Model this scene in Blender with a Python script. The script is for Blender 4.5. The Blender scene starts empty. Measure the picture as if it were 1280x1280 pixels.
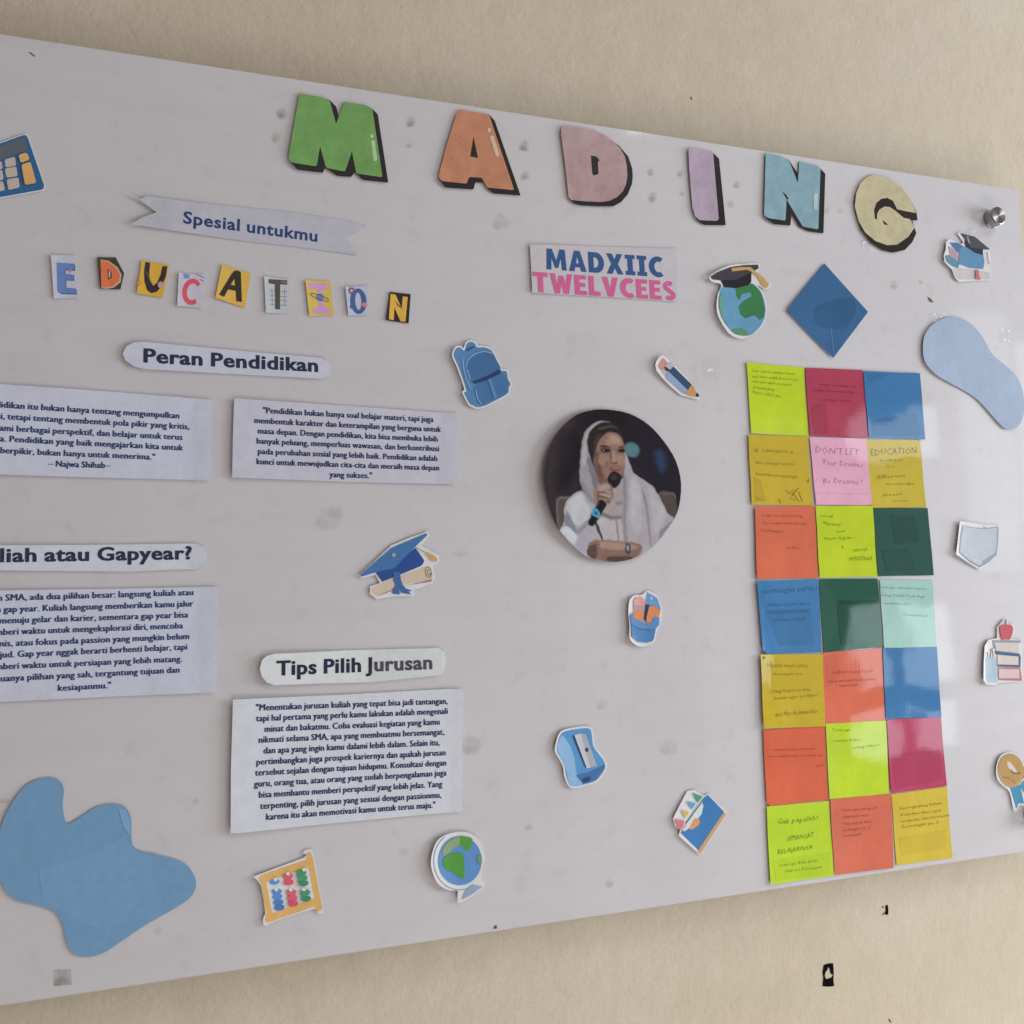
import bpy, math, random
import numpy as np
from mathutils import Vector, Matrix
from mathutils.geometry import delaunay_2d_cdt
random.seed(7)
scene = bpy.context.scene
col = scene.collection

# ------------------------------------------------------------------ camera
F = 1150.0                       # focal length in pixels of a 1280 px wide picture
S = 0.8171                       # metres from the camera to the board
ZC = 1.50                        # camera height above the floor
AX = np.array([0.9461101, -0.0042237, -0.3238175])   # board's horizontal, in camera axes
AY = np.array([-0.0235642, 0.9963665, -0.0818444])   # board's vertical
AN = np.array([0.3229866, 0.0850643, 0.9425730])     # board's normal
cd = bpy.data.cameras.new('camera'); cam = bpy.data.objects.new('camera', cd); col.objects.link(cam)
cd.sensor_width = 36; cd.lens = 36 * F / 1280; cd.clip_start = 0.02; cd.clip_end = 60
M = Matrix(((AX[0], AX[1], AX[2]), (-AN[0], -AN[1], -AN[2]), (AY[0], AY[1], AY[2]))).to_4x4()
M.translation = Vector((0, -S, ZC))
cam.matrix_world = M
scene.camera = cam

# ------------------------------------------------------------------ world and lamps
w = bpy.data.worlds.new('World'); scene.world = w; w.use_nodes = True
bg = w.node_tree.nodes['Background']
bg.inputs[0].default_value = (1.0, 0.85, 0.78, 1); bg.inputs[1].default_value = 0.20

def lamp(name, loc, target, sx, sy, radiance, rgb, spread=180):
    l = bpy.data.lights.new(name, 'AREA'); l.shape = 'RECTANGLE'; l.size = sx; l.size_y = sy
    l.energy = radiance * math.pi * sx * sy; l.color = rgb; l.spread = math.radians(spread)
    o = bpy.data.objects.new(name, l); col.objects.link(o); o.location = loc
    o.rotation_euler = (Vector(target) - Vector(loc)).to_track_quat('-Z', 'Y').to_euler()
    return o
# daylight from the open side of the corridor, to the right of the board
lamp('daylight_opening', (3.4, -0.90, ZC + 0.05), (0.8, 0, ZC), 1.3, 1.3, 14.0, (0.84, 0.91, 1.0))
# added lamps: an upper key from the front right, and a soft fill from below
lamp('upper_key', (1.9, -1.7, ZC + 2.1), (0.45, 0, ZC), 1.3, 0.9, 4.8, (0.95, 0.96, 1.0))
lamp('low_fill', (1.0, -1.0, ZC - 1.45), (0.55, 0, ZC), 2.0, 0.8, 2.6, (1.0, 0.95, 0.92))
# panes of the window on the opposite side, which the glossy board mirrors
def pane(u0, v0, u1, v1, rad, y=-3.0):
    uc, vc = (u0 + u1) / 2, (v0 + v1) / 2
    lamp('window_pane', (uc, y, ZC + vc), (uc, 0, ZC + vc), abs(u1 - u0), abs(v1 - v0), rad, (0.80, 0.90, 1.0))
for u0, u1 in ((3.08, 3.345), (3.43, 3.72)):
    pane(u0, -0.53, u1, -0.13, 3.0); pane(u0, -0.86, u1, -0.635, 3.0)
pane(3.12, 0.62, 3.70, 0.90, 2.4)
pane(3.86, 0.02, 4.20, 1.45, 0.9); pane(4.26, 0.30, 4.95, 1.30, 1.5)
pane(2.22, -1.6, 3.0, 0.85, 0.28); pane(1.56, -1.6, 1.86, 0.6, 0.30)   # dim panels added so the board mirrors faint upright bands

# ------------------------------------------------------------------ render look
scene.view_settings.view_transform = 'Standard'; scene.view_settings.look = 'None'
scene.view_settings.exposure = 0.20; scene.view_settings.gamma = 1
scene.render.engine = 'CYCLES'
scene.render.resolution_x = scene.render.resolution_y = 1024

# ------------------------------------------------------------------ helpers
def uv(p, n=0.0):
    """where the sight line of photo pixel p meets the plane n metres in front of the board -> (u, v)"""
    d = np.array([p[0] - 640.0, 640.0 - p[1], -F]); t = -(S - n) / d.dot(AN); q = d * t
    return np.array([q @ AX, q @ AY])
def Q(ox, oy, s, pts): return [(ox + x * s, oy + y * s) for x, y in pts]
def lin(c):
    c = np.array(c, float) / 255
    return np.where(c <= .04045, c / 12.92, ((c + .055) / 1.055) ** 2.4)
BOARD = 0.66
def white_at(x):
    return np.array([np.interp(x, [0, 640, 1280], v) for v in ((153, 176, 192), (144, 170, 194), (141, 175, 203))])
def pig(c, x):
    """pigment of something that shows as colour c beside the white board at column x"""
    a = lin(np.array(c)*.965) / lin(white_at(x)) * BOARD
    return tuple(np.clip(a, 0.006, 0.86))
def catmull(pts, k=6):
    P = np.array(pts, float); n = len(P); out = []
    for i in range(n):
        a, b, c, d = P[i - 1], P[i], P[(i + 1) % n], P[(i + 2) % n]
        for j in range(k):
            t = j / k
            out.append(.5 * (2*b + (c-a)*t + (2*a-5*b+4*c-d)*t*t + (3*b-a-3*c+d)*t**3))
    return [tuple(p) for p in out]
def area2(P):
    x, y = P[:, 0], P[:, 1]; return float(np.sum(x * np.roll(y, -1) - np.roll(x, -1) * y))
def offset(pts, d):
    """push a pixel outline outwards by d pixels"""
    P = np.array(pts, float); s = 1 if area2(P) > 0 else -1; out = []
    for i in range(len(P)):
        a, b, c = P[i-1], P[i], P[(i+1) % len(P)]
        e1 = (b-a) / (np.linalg.norm(b-a) + 1e-9); e2 = (c-b) / (np.linalg.norm(c-b) + 1e-9)
        n = np.array([e1[1] + e2[1], -e1[0] - e2[0]]) * s; l = np.linalg.norm(n)
        if l > 1e-6: n = n / l * min(1 / max(l / 2, .6), 1.6)
        out.append(tuple(b + n * d))
    return out
def ellipse(cx, cy, rx, ry, n=20, rot=0, a0=0, a1=360):
    o = []; r = math.radians(rot)
    m = n if a1 - a0 == 360 else n + 1
    for i in range(m):
        a = math.radians(a0 + (a1 - a0) * i / n); x, y = rx * math.cos(a), ry * math.sin(a)
        o.append((cx + x * math.cos(r) - y * math.sin(r), cy + x * math.sin(r) + y * math.cos(r)))
    return o
def stroke(pts, wd):
    """a thin band of width wd along an open line"""
    P = np.array(pts, float); L, R = [], []
    for i in range(len(P)):
        a = P[max(i-1, 0)]; b = P[min(i+1, len(P)-1)]; t = (b-a) / (np.linalg.norm(b-a) + 1e-9)
        n = np.array([-t[1], t[0]]) * wd / 2; L.append(tuple(P[i] + n)); R.append(tuple(P[i] - n))
    return L + R[::-1]
def inside(P, X):
    r = np.zeros(len(X), bool); n = len(P)
    for i in range(n):
        a, b = P[i], P[(i+1) % n]
        c = (a[1] > X[:, 1]) != (b[1] > X[:, 1])
        with np.errstate(divide='ignore', invalid='ignore'):
            xi = (b[0]-a[0]) * (X[:, 1]-a[1]) / (b[1]-a[1]) + a[0]
        r ^= c & (X[:, 0] < xi)
    return r
def dist(P, X, closed=True):
    d = np.full(len(X), 1e9); n = len(P)
    for i in range(n if closed else n-1):
        a, b = P[i], P[(i+1) % n]; e = b-a; l = e @ e
        t = np.clip(((X-a) @ e) / max(l, 1e-12), 0, 1); q = a + t[:, None]*e
        d = np.minimum(d, np.hypot(*(X-q).T))
    return d
def fill(polys, step):
    """triangulate outlines (board metres; first outer, others holes) over a lattice"""
    V, E = [], []
    for P in polys:
        P = np.array(P, float); D = []
        for i in range(len(P)):
            a, b = P[i], P[(i+1) % len(P)]; k = max(1, int(math.ceil(np.linalg.norm(b-a) / step)))
            D += [a + (b-a) * j / k for j in range(k)]
        s = len(V); V += D; E += [(s+i, s+(i+1) % len(D)) for i in range(len(D))]
    O = np.array(polys[0], float); lo, hi = O.min(0), O.max(0)
    gx = np.arange(math.floor(lo[0]/step), math.ceil(hi[0]/step)+1) * step
    gy = np.arange(math.floor(lo[1]/step), math.ceil(hi[1]/step)+1) * step
    G = np.array(np.meshgrid(gx, gy)).reshape(2, -1).T
    k = inside(O, G) & (dist(O, G) > step*.45)
    for H in polys[1:]:
        H = np.array(H, float); k &= ~inside(H, G) & (dist(H, G) > step*.45)
    V = V + list(G[k])
    r = delaunay_2d_cdt([Vector((float(a), float(b))) for a, b in V], E, [], 2, 1e-7)
    vs = np.array([(p.x, p.y) for p in r[0]]); fs = []
    for f in r[2]:
        f = list(f); q = vs[f]
        if area2(q) < 0: f = f[::-1]
        if len(polys) > 1:
            c = q.mean(0)[None]
            if any(inside(np.array(H, float), c)[0] for H in polys[1:]): continue
        fs.append(f)
    return vs, fs

# ------------------------------------------------------------------ materials
def base_mat(name):
    m = bpy.data.materials.new(name); m.use_nodes = True; nt = m.node_tree
    return m, nt, nt.nodes['Principled BSDF']
def noise(nt, scale, detail=3, rough=.5, coord='Object', stretch=None):
    tc = nt.nodes.new('ShaderNodeTexCoord'); n = nt.nodes.new('ShaderNodeTexNoise')
    n.inputs['Scale'].default_value = scale; n.inputs['Detail'].default_value = detail; n.inputs['Roughness'].default_value = rough
    if stretch:
        mp = nt.nodes.new('ShaderNodeMapping'); mp.inputs['Scale'].default_value = stretch
        nt.links.new(tc.outputs[coord], mp.inputs[0]); nt.links.new(mp.outputs[0], n.inputs[0])
    else: nt.links.new(tc.outputs[coord], n.inputs[0])
    return n
def ramp(nt, src, a, b, p0=.3, p1=.7):
    r = nt.nodes.new('ShaderNodeValToRGB'); r.color_ramp.elements[0].position = p0; r.color_ramp.elements[1].position = p1
    r.color_ramp.elements[0].color = (*a, 1); r.color_ramp.elements[1].color = (*b, 1)
    nt.links.new(src, r.inputs[0]); return r
def mul(nt, a, b):
    x = nt.nodes.new('ShaderNodeMix'); x.data_type = 'RGBA'; x.blend_type = 'MULTIPLY'; x.inputs[0].default_value = 1
    nt.links.new(a, x.inputs[6]); nt.links.new(b, x.inputs[7]); return x.outputs[2]
def bump(nt, bs, h, strength, d, chain=None, sock='Normal'):
    b = nt.nodes.new('ShaderNodeBump'); b.inputs['Strength'].default_value = strength; b.inputs['Distance'].default_value = d
    nt.links.new(h, b.inputs['Height'])
    if chain: nt.links.new(chain.outputs[0], b.inputs['Normal'])
    nt.links.new(b.outputs[0], bs.inputs[sock]); return b
def paper_mat(name, rough, coat, coatr, mott, grain, warp, msc):
    m, nt, bs = base_mat(name)
    at = nt.nodes.new('ShaderNodeAttribute'); at.attribute_name = 'Col'
    n1 = noise(nt, msc, 4, .65); r1 = ramp(nt, n1.outputs[0], (1-mott,)*3, (1+mott*.6,)*3)
    n2 = noise(nt, 900, 2, .6); r2 = ramp(nt, n2.outputs[0], (1-grain,)*3, (1+grain,)*3)
    c = mul(nt, mul(nt, at.outputs[0], r1.outputs[0]), r2.outputs[0])
    nt.links.new(c, bs.inputs['Base Color'])
    bs.inputs['Roughness'].default_value = rough; bs.inputs['Specular IOR Level'].default_value = .04
    bs.inputs['Coat Weight'].default_value = coat; bs.inputs['Coat Roughness'].default_value = coatr
    w1 = noise(nt, 14, 2, .5); b1 = bump(nt, bs, w1.outputs[0], 1.0, warp)
    w2 = noise(nt, 420, 2, .5); b2 = bump(nt, bs, w2.outputs[0], .10, .0004, b1)
    nt.links.new(b1.outputs[0], bs.inputs['Coat Normal'])
    return m
M_PAPER = paper_mat('printed_paper', .55, .8, .10, .06, .04, .0006, 90)
M_LETTER = paper_mat('painted_card', .55, .8, .10, .16, .07, .0006, 55)
M_NOTE = paper_mat('sticky_note_paper', .65, 1.0, .04, .13, .05, .00018, 16)
M_PHOTO = paper_mat('photo_print', .4, .5, .10, .02, .05, .0006, 38)

def tape_mat(name, milk, gl, rough, bs_, bd):
    m = bpy.data.materials.new(name); m.use_nodes = True; nt = m.node_tree; nt.nodes.clear()
    out = nt.nodes.new('ShaderNodeOutputMaterial'); tr = nt.nodes.new('ShaderNodeBsdfTransparent')
    df = nt.nodes.new('ShaderNodeBsdfDiffuse'); df.inputs[0].default_value = (.86, .87, .90, 1)
    g = nt.nodes.new('ShaderNodeBsdfGlossy'); g.inputs['Roughness'].default_value = rough
    a = nt.nodes.new('ShaderNodeMixShader'); a.inputs[0].default_value = milk
    b = nt.nodes.new('ShaderNodeMixShader'); b.inputs[0].default_value = gl
    nt.links.new(tr.outputs[0], a.inputs[1]); nt.links.new(df.outputs[0], a.inputs[2])
    nt.links.new(a.outputs[0], b.inputs[1]); nt.links.new(g.outputs[0], b.inputs[2])
    n = noise(nt, bs_, 3, .65); bp = nt.nodes.new('ShaderNodeBump'); bp.inputs['Strength'].default_value = 1; bp.inputs['Distance'].default_value = bd
    nt.links.new(n.outputs[0], bp.inputs['Height']); nt.links.new(bp.outputs[0], g.inputs['Normal'])
    nt.links.new(b.outputs[0], out.inputs[0]); return m
M_TAPE = tape_mat('clear_tape', .06, .05, .10, 60, .0012)
M_CRINKLE = tape_mat('crinkled_tape', .05, .05, .12, 45, .0045)

def residue_mat():
    m = bpy.data.materials.new('adhesive_residue'); m.use_nodes = True; nt = m.node_tree; nt.nodes.clear()
    out = nt.nodes.new('ShaderNodeOutputMaterial'); tr = nt.nodes.new('ShaderNodeBsdfTransparent')
    df = nt.nodes.new('ShaderNodeBsdfDiffuse'); at = nt.nodes.new('ShaderNodeAttribute'); at.attribute_name = 'Col'
    nt.links.new(at.outputs[0], df.inputs[0])
    n = noise(nt, 75, 5, .55); r = ramp(nt, n.outputs[0], (.06, .06, .06), (.6, .6, .6), .34, .72)
    al = nt.nodes.new('ShaderNodeMath'); al.operation = 'MULTIPLY'; nt.links.new(r.outputs[0], al.inputs[0]); nt.links.new(at.outputs['Alpha'], al.inputs[1])
    x = nt.nodes.new('ShaderNodeMixShader'); nt.links.new(al.outputs[0], x.inputs[0])
    nt.links.new(tr.outputs[0], x.inputs[1]); nt.links.new(df.outputs[0], x.inputs[2]); nt.links.new(x.outputs[0], out.inputs[0]); return m
M_RES = residue_mat()

def board_mat():
    m, nt, bs = base_mat('glossy_white_board')
    n1 = noise(nt, 3.2, 4, .6); r1 = ramp(nt, n1.outputs[0], (.652, .640, .652), (.692, .680, .692))
    n2 = noise(nt, 45, 5, .7); r2 = ramp(nt, n2.outputs[0], (.93, .92, .91), (1, 1, 1), .28, .44)
    n3 = noise(nt, 8, 3, .6, stretch=(1, 1, 6)); r3 = ramp(nt, n3.outputs[0], (.965, .965, .965), (1, 1, 1), .3, .6)
    c = mul(nt, mul(nt, r1.outputs[0], r2.outputs[0]), r3.outputs[0]); nt.links.new(c, bs.inputs['Base Color'])
    bs.inputs['Roughness'].default_value = .45; bs.inputs['Specular IOR Level'].default_value = .2
    bs.inputs['Coat Weight'].default_value = 1; bs.inputs['Coat Roughness'].default_value = .05
    w1 = noise(nt, 5, 2, .5); b = bump(nt, bs, w1.outputs[0], 1.0, .0006, None, 'Coat Normal')
    return m
M_BOARD = board_mat()
def wall_mat():
    m, nt, bs = base_mat('cream_plaster')
    n1 = noise(nt, 1.6, 4, .6); r1 = ramp(nt, n1.outputs[0], (.60, .515, .37), (.68, .61, .49))
    n2 = noise(nt, 30, 5, .7); r2 = ramp(nt, n2.outputs[0], (.95, .95, .94), (1.02, 1.02, 1.02), .3, .7)
    n3 = noise(nt, 420, 3, .6); r3 = ramp(nt, n3.outputs[0], (.96, .96, .95), (1.04, 1.04, 1.04), .3, .7)
    nt.links.new(mul(nt, mul(nt, r1.outputs[0], r2.outputs[0]), r3.outputs[0]), bs.inputs['Base Color'])
    bs.inputs['Roughness'].default_value = .75; bs.inputs['Specular IOR Level'].default_value = .25
    h1 = noise(nt, 260, 4, .6); b1 = bump(nt, bs, h1.outputs[0], .4, .0009)
    h2 = noise(nt, 26, 3, .6); bump(nt, bs, h2.outputs[0], .4, .003, b1)
    return m
M_WALL = wall_mat()
def plain(name, rgb, rough=.6, metal=0):
    m, nt, bs = base_mat(name); n = noise(nt, 300, 3); k = tuple(c*.8 for c in rgb); r = ramp(nt, n.outputs[0], k, rgb)
    nt.links.new(r.outputs[0], bs.inputs['Base Color']); bs.inputs['Roughness'].default_value = rough; bs.inputs['Metallic'].default_value = metal
    return m, nt, bs
M_BLACK, _n, _b0 = plain('black_tape_scrap', (.006, .0055, .005), .9); _b0.inputs['Specular IOR Level'].default_value = .05
M_STEEL, _nt, _b = plain('brushed_steel', (.56, .56, .57), .26, 1)
_b.inputs['Anisotropic'].default_value = .93
_t = _nt.nodes.new('ShaderNodeTangent'); _t.direction_type = 'RADIAL'; _t.axis = 'Z'; _nt.links.new(_t.outputs[0], _b.inputs['Tangent'])
M_STEEL2 = plain('turned_steel', (.40, .40, .41), .32, 1)[0]

# ------------------------------------------------------------------ mesh building
def link(name, mesh, mat, parent=None, loc=(0, 0, 0)):
    o = bpy.data.objects.new(name, mesh); col.objects.link(o); o.parent = parent; o.location = loc
    if mat: mesh.materials.append(mat)
    return o
def set_col(me, cols):
    a = me.color_attributes.new('Col', 'FLOAT_COLOR', 'POINT')
    a.data.foreach_set('color', np.asarray(cols, np.float32).ravel())
def tag(o, label=None, cat=None, group=None, kind=None):
    for k, v in (('label', label), ('category', cat), ('group', group), ('kind', kind)):
        if v: o[k] = v
    return o

class Thing:
    """a piece of paper on the board: every layer of it follows the same gentle curl"""
    def __init__(s, name, label, cat, out, lift=(1.2, 0, 0, 0, 0), group=None, single=False, mat=None, wav=.15):
        P = np.array([uv(p) for p in out]); s.lo, s.hi = P.min(0), P.max(0); s.c = (s.lo + s.hi) / 2
        s.l = lift; s.k = 0; s.mat = mat or M_PAPER; s.single = single; s.name = name; s.wav = wav
        s.px = float(np.mean([p[0] for p in out])); s.ph = random.uniform(0, 6); s.root = None
        s.args = (label, cat, group)
        if not single:
            s.root = bpy.data.objects.new(name, None); col.objects.link(s.root); s.root.location = (s.c[0], 0, ZC + s.c[1])
            s.root.empty_display_size = .02; tag(s.root, *s.args)
    def y(s, V):
        b, L, R, T, B = (k*.75 for k in s.l); q = (V - s.lo) / (s.hi - s.lo)
        m = lambda t: np.clip(t, 0, None) ** 2
        z = b + L*m(1 - q[:, 0]/.6) + R*m((q[:, 0]-.4)/.6) + B*m(1 - q[:, 1]/.6) + T*m((q[:, 1]-.4)/.6)
        z = z + s.wav * (np.sin(V[:, 0]*70 + s.ph) * np.cos(V[:, 1]*58 + s.ph*2) + 1)
        return np.maximum(z, .25) / 1000
    def mesh(s, V, Fc, color, dy, thick, step, name, mat):
        y = s.y(V) + dy; n = len(V)
        X = np.stack([V[:, 0]-s.c[0], -y, V[:, 1]-s.c[1]], 1); faces = [list(f) for f in Fc]
        if thick:
            X2 = X.copy(); X2[:, 1] += thick; X = np.vstack([X, X2]); cnt = {}
            for f in Fc:
                for i in range(len(f)):
                    a, b = f[i], f[(i+1) % len(f)]; cnt[(a, b)] = cnt.get((a, b), 0) + 1
            faces += [[i+n for i in f][::-1] for f in Fc]
            faces += [[b, a, a+n, b+n] for (a, b) in cnt if (b, a) not in cnt]
        me = bpy.data.meshes.new(name); me.from_pydata(X.tolist(), [], faces); me.update()
        C = np.ones((len(X), 4))
        if callable(color):
            c3 = color(V); c3 = np.vstack([c3, c3]) if thick else c3; C[:, :3] = c3
        else: C[:, :3] = color
        set_col(me, C)
        if s.single and s.root is None:
            s.root = link(s.name, me, mat, None, (s.c[0], 0, ZC + s.c[1])); tag(s.root, *s.args); return s.root
        return link(name, me, mat, s.root)
    def sheet(s, name, out, color, thick=.00025, holes=(), step=.005, mat=None, raw=False):
        polys = [[uv(p) for p in out]] + [[uv(p) for p in h] for h in holes]
        V, Fc = fill(polys, step); s.k = 1
        return s.mesh(V, Fc, color if callable(color) or raw else pig(color, s.px), 0, thick, step, name, mat or s.mat)
    def layer(s, name, out, color, holes=(), step=.005, mat=None, raw=False):
        polys = [[uv(p) for p in out]] + [[uv(p) for p in h] for h in holes]
        V, Fc = fill(polys, step); dy = .00010 * s.k; s.k += 1
        return s.mesh(V, Fc, color if callable(color) or raw else pig(color, s.px), dy, 0, step, name, mat or s.mat)
    def layers(s, name, outs, color, mat=None):
        """several prints of one kind in one part"""
        Vs, Fs, n = [], [], 0
        for o in outs:
            V, Fc = fill([[uv(p) for p in o]], .005); Vs.append(V); Fs += [[i+n for i in f] for f in Fc]; n += len(V)
        dy = .00010 * s.k; s.k += 1
        return s.mesh(np.vstack(Vs), Fs, pig(color, s.px), dy, 0, .005, name, mat or s.mat)
    def text(s, name, lines, color, weight=.02, shear=0, res=2, jit=0, dup=0):
        """lines: (prefix, text, x0, y0, x1, y1, cap height px); the ends are photo pixels on the baseline"""
        Vs, Fs, n = [], [], 0
        for pre, txt, x0, y0, x1, y1, cap in lines:
            vis, _ = glyphs(txt, weight, res); full, ff = glyphs(pre + txt, weight, res)
            wv = vis[:, 0].max() - vis[:, 0].min(); right = full[:, 0].max()
            A, B = uv((x0, y0)), uv((x1, y1)); D = B - A; L = np.linalg.norm(D); D = D / L
            Nn = np.array([-D[1], D[0]]); h = np.linalg.norm(uv((x0, y0-cap)) - A)
            h = (h + np.linalg.norm(uv((x1, y1-cap)) - B)) / 2
            fx, fy = L / wv, h / .73
            gx, gy = full[:, 0].copy(), full[:, 1].copy()
            if jit:
                r = random.uniform(0, 9); gy = gy*(1 + jit*np.sin(gx*1.9 + r)) + jit*.55*np.sin(gx*3.1 + r); gx = gx + jit*.35*np.sin(gx*2.3 + gy*3 + r)
            gx = gx + shear*gy
            U = (gx - right)*fx; W = gy*fy
            Vs.append(B + U[:, None]*D + W[:, None]*Nn); Fs += [[i+n for i in f] for f in ff]; n += len(full)
        V = np.vstack(Vs); dy = .00010 * s.k + .00006; s.k += 1
        if dup:                                    # struck twice, slightly apart: bold print
            n = len(V); Fs = Fs + [[i+n for i in f] for f in Fs]
            V = np.vstack([V - [dup, 0], V + [dup, 0]]); dy = dy + np.repeat([0, .00003], n)
        return s.mesh(V, Fs, pig(color, s.px), dy, 0, 0, name, s.mat)
    def block(s, name, txt, x0, y0, x1, y1, cap, color):
        A, B = uv((x0, y0)), uv((x1, y1)); D = B - A; L = np.linalg.norm(D); D /= L; Nn = np.array([-D[1], D[0]])
        h = np.linalg.norm(uv((x0, y0-cap)) - A); W = [max(p[0] for p in BLK[c][0]) for c in txt]
        k = L / (sum(W) + .10*(len(txt)-1)); u = 0; Vs, Fs, n = [], [], 0
        for c, w_ in zip(txt, W):
            V, Fc = fill([[A + (u+a)*k*D + b_*h*Nn for a, b_ in P] for P in BLK[c]], .004)
            Vs.append(V); Fs += [[i+n for i in f] for f in Fc]; n += len(V); u += w_ + .10
        dy = .00010 * s.k; s.k += 1
        return s.mesh(np.vstack(Vs), Fs, pig(color, s.px), dy, 0, 0, name, s.mat)

def _arc(cx, cy, rx, ry, a0, a1, n=10): return [(cx + rx*math.cos(math.radians(a0+(a1-a0)*i/n)), cy + ry*math.sin(math.radians(a0+(a1-a0)*i/n))) for i in range(n+1)]
BLK = {'M': [[(0,0),(.05,1),(.30,1),(.475,.45),(.65,1),(.90,1),(.95,0),(.72,0),(.69,.55),(.55,.1),(.40,.1),(.26,.55),(.23,0)]],
 'A': [[(0,0),(.28,1),(.56,1),(.84,0),(.58,0),(.53,.2),(.31,.2),(.26,0)], [(.42,.72),(.36,.4),(.48,.4)]],
 'D': [[(0,0),(0,1),(.35,1)] + _arc(.38,.5,.38,.5,75,-75) + [(.35,0)], [(.26,.24),(.26,.76),(.38,.74),(.47,.62),(.49,.5),(.47,.38),(.38,.26)]],
 'X': [[(0,0),(.24,.5),(.02,1),(.3,1),(.41,.72),(.53,1),(.8,1),(.57,.5),(.82,0),(.53,0),(.41,.28),(.28,0)]],
 'I': [[(0,0),(0,.2),(.11,.2),(.11,.8),(0,.8),(0,1),(.48,1),(.48,.8),(.37,.8),(.37,.2),(.48,.2),(.48,0)]],
 'C': [_arc(.46,.5,.46,.52,55,305,16) + _arc(.48,.5,.20,.27,300,60,12)],
 'T': [[(.24,0),(.24,.78),(0,.78),(0,1),(.74,1),(.74,.78),(.5,.78),(.5,0)]],
 'W': [[(0,1),(.2,0),(.46,0),(.55,.5),(.64,0),(.9,0),(1.1,1),(.84,1),(.76,.45),(.67,.9),(.43,.9),(.34,.45),(.26,1)]],
 'E': [[(0,0),(0,1),(.58,1),(.58,.79),(.26,.79),(.26,.61),(.53,.61),(.53,.41),(.26,.41),(.26,.21),(.6,.21),(.6,0)]],
 'L': [[(0,0),(0,1),(.27,1),(.27,.22),(.58,.22),(.58,0)]], 'V': [[(0,1),(.27,0),(.55,0),(.82,1),(.54,1),(.41,.4),(.28,1)]],
 'S': [stroke([(p[0], p[1]) for p in _arc(.33,.72,.20,.17,40,235,8) + _arc(.34,.27,.20,.17,70,-145,8)], .23)]}
_gc = {}
def glyphs(txt, weight, res):
    key = (txt, weight, res)
    if key in _gc: return _gc[key]
    cu = bpy.data.curves.new('t', 'FONT'); cu.body = txt; cu.offset = weight; cu.resolution_u = res; cu.size = 1; cu.space_character = 1.05 + weight*1.0; cu.space_word = .8
    o = bpy.data.objects.new('t', cu); col.objects.link(o); bpy.context.view_layer.update()
    me = bpy.data.meshes.new_from_object(o.evaluated_get(bpy.context.evaluated_depsgraph_get()))
    V = np.array([(v.co.x, v.co.y) for v in me.vertices]); Fc = []
    for p in me.polygons:
        f = list(p.vertices)
        if area2(V[f]) < 0: f = f[::-1]
        Fc.append(f)
    bpy.data.objects.remove(o); bpy.data.curves.remove(cu); bpy.data.meshes.remove(me)
    _gc[key] = (V, Fc); return _gc[key]

def box(name, x0, x1, y0, y1, z0, z1, mat, parent=None, bev=.0, loc=None):
    import bmesh
    c = np.array([(x0+x1)/2, (y0+y1)/2, (z0+z1)/2]); h = np.array([x1-x0, y1-y0, z1-z0])/2
    bm = bmesh.new(); bmesh.ops.create_cube(bm, size=2, matrix=Matrix.Diagonal((*h, 1)))
    if bev: bmesh.ops.bevel(bm, geom=bm.edges[:], offset=bev, segments=2, affect='EDGES')
    me = bpy.data.meshes.new(name); bm.to_mesh(me); bm.free()
    return link(name, me, mat, parent, c if parent is None else (Vector(c) - parent.location))
def lathe(name, prof, mat, parent, loc, seg=64, smooth=True):
    """prof: (radius, distance from the board); the axis points away from the board"""
    V, Fc = [], []
    for r, d in prof:
        for i in range(seg):
            a = 2*math.pi*i/seg; V.append((r*math.cos(a), r*math.sin(a), d))
    for j in range(len(prof)-1):
        for i in range(seg):
            k = (i+1) % seg; Fc.append([j*seg+i, j*seg+k, (j+1)*seg+k, (j+1)*seg+i])
    me = bpy.data.meshes.new(name); me.from_pydata(V, [], Fc); me.update()
    o = link(name, me, mat, parent, loc); o.rotation_euler = (math.radians(90), 0, 0); return o

# ================================================================== wall
GAP = .030                                                   # board front to the wall
wall = box('wall', -1.6, 2.6, GAP, GAP+.12, ZC-1.5, ZC+1.4, M_WALL); tag(wall, kind='structure')
def wuv(p): return uv(p, -GAP)
def scrap(name, outs, holes=()):
    V, Fc = fill([[wuv(p) for p in outs]] + [[wuv(p) for p in h] for h in holes], .004)
    X = np.stack([V[:, 0]-.5, np.full(len(V), -.0004), V[:, 1]], 1); n = len(X)
    me = bpy.data.meshes.new(name); me.from_pydata(X.tolist(), [], Fc); me.update()
    return link(name, me, M_BLACK, wall, (.5-wall.location.x, GAP-wall.location.y, ZC-wall.location.z))
g = lambda pts: Q(960, 1100, .25, pts)
scrap('black_scrap', g([(278,424),(296,418),(324,415),(327,440),(328,470),(326,500),(330,530),(300,533),(272,530),(276,490),(272,462)]), [g([(300,432),(308,446),(312,466),(325,474),(316,488),(290,495),(283,478),(287,460),(296,450)])])
scrap('black_scrap', g([(586,128),(598,124),(601,150),(600,172),(590,174),(582,166),(588,152)]))
scrap('black_scrap', g([(570,132),(576,130),(577,138),(571,140)])); scrap('black_scrap', g([(574,164),(580,166),(579,175),(574,173)]))
scrap('black_scrap', g([(600,694),(606,694),(617,712),(612,713)]))
scrap('black_scrap', [(863,121),(864.2,121),(865,125),(864,125)])

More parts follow.
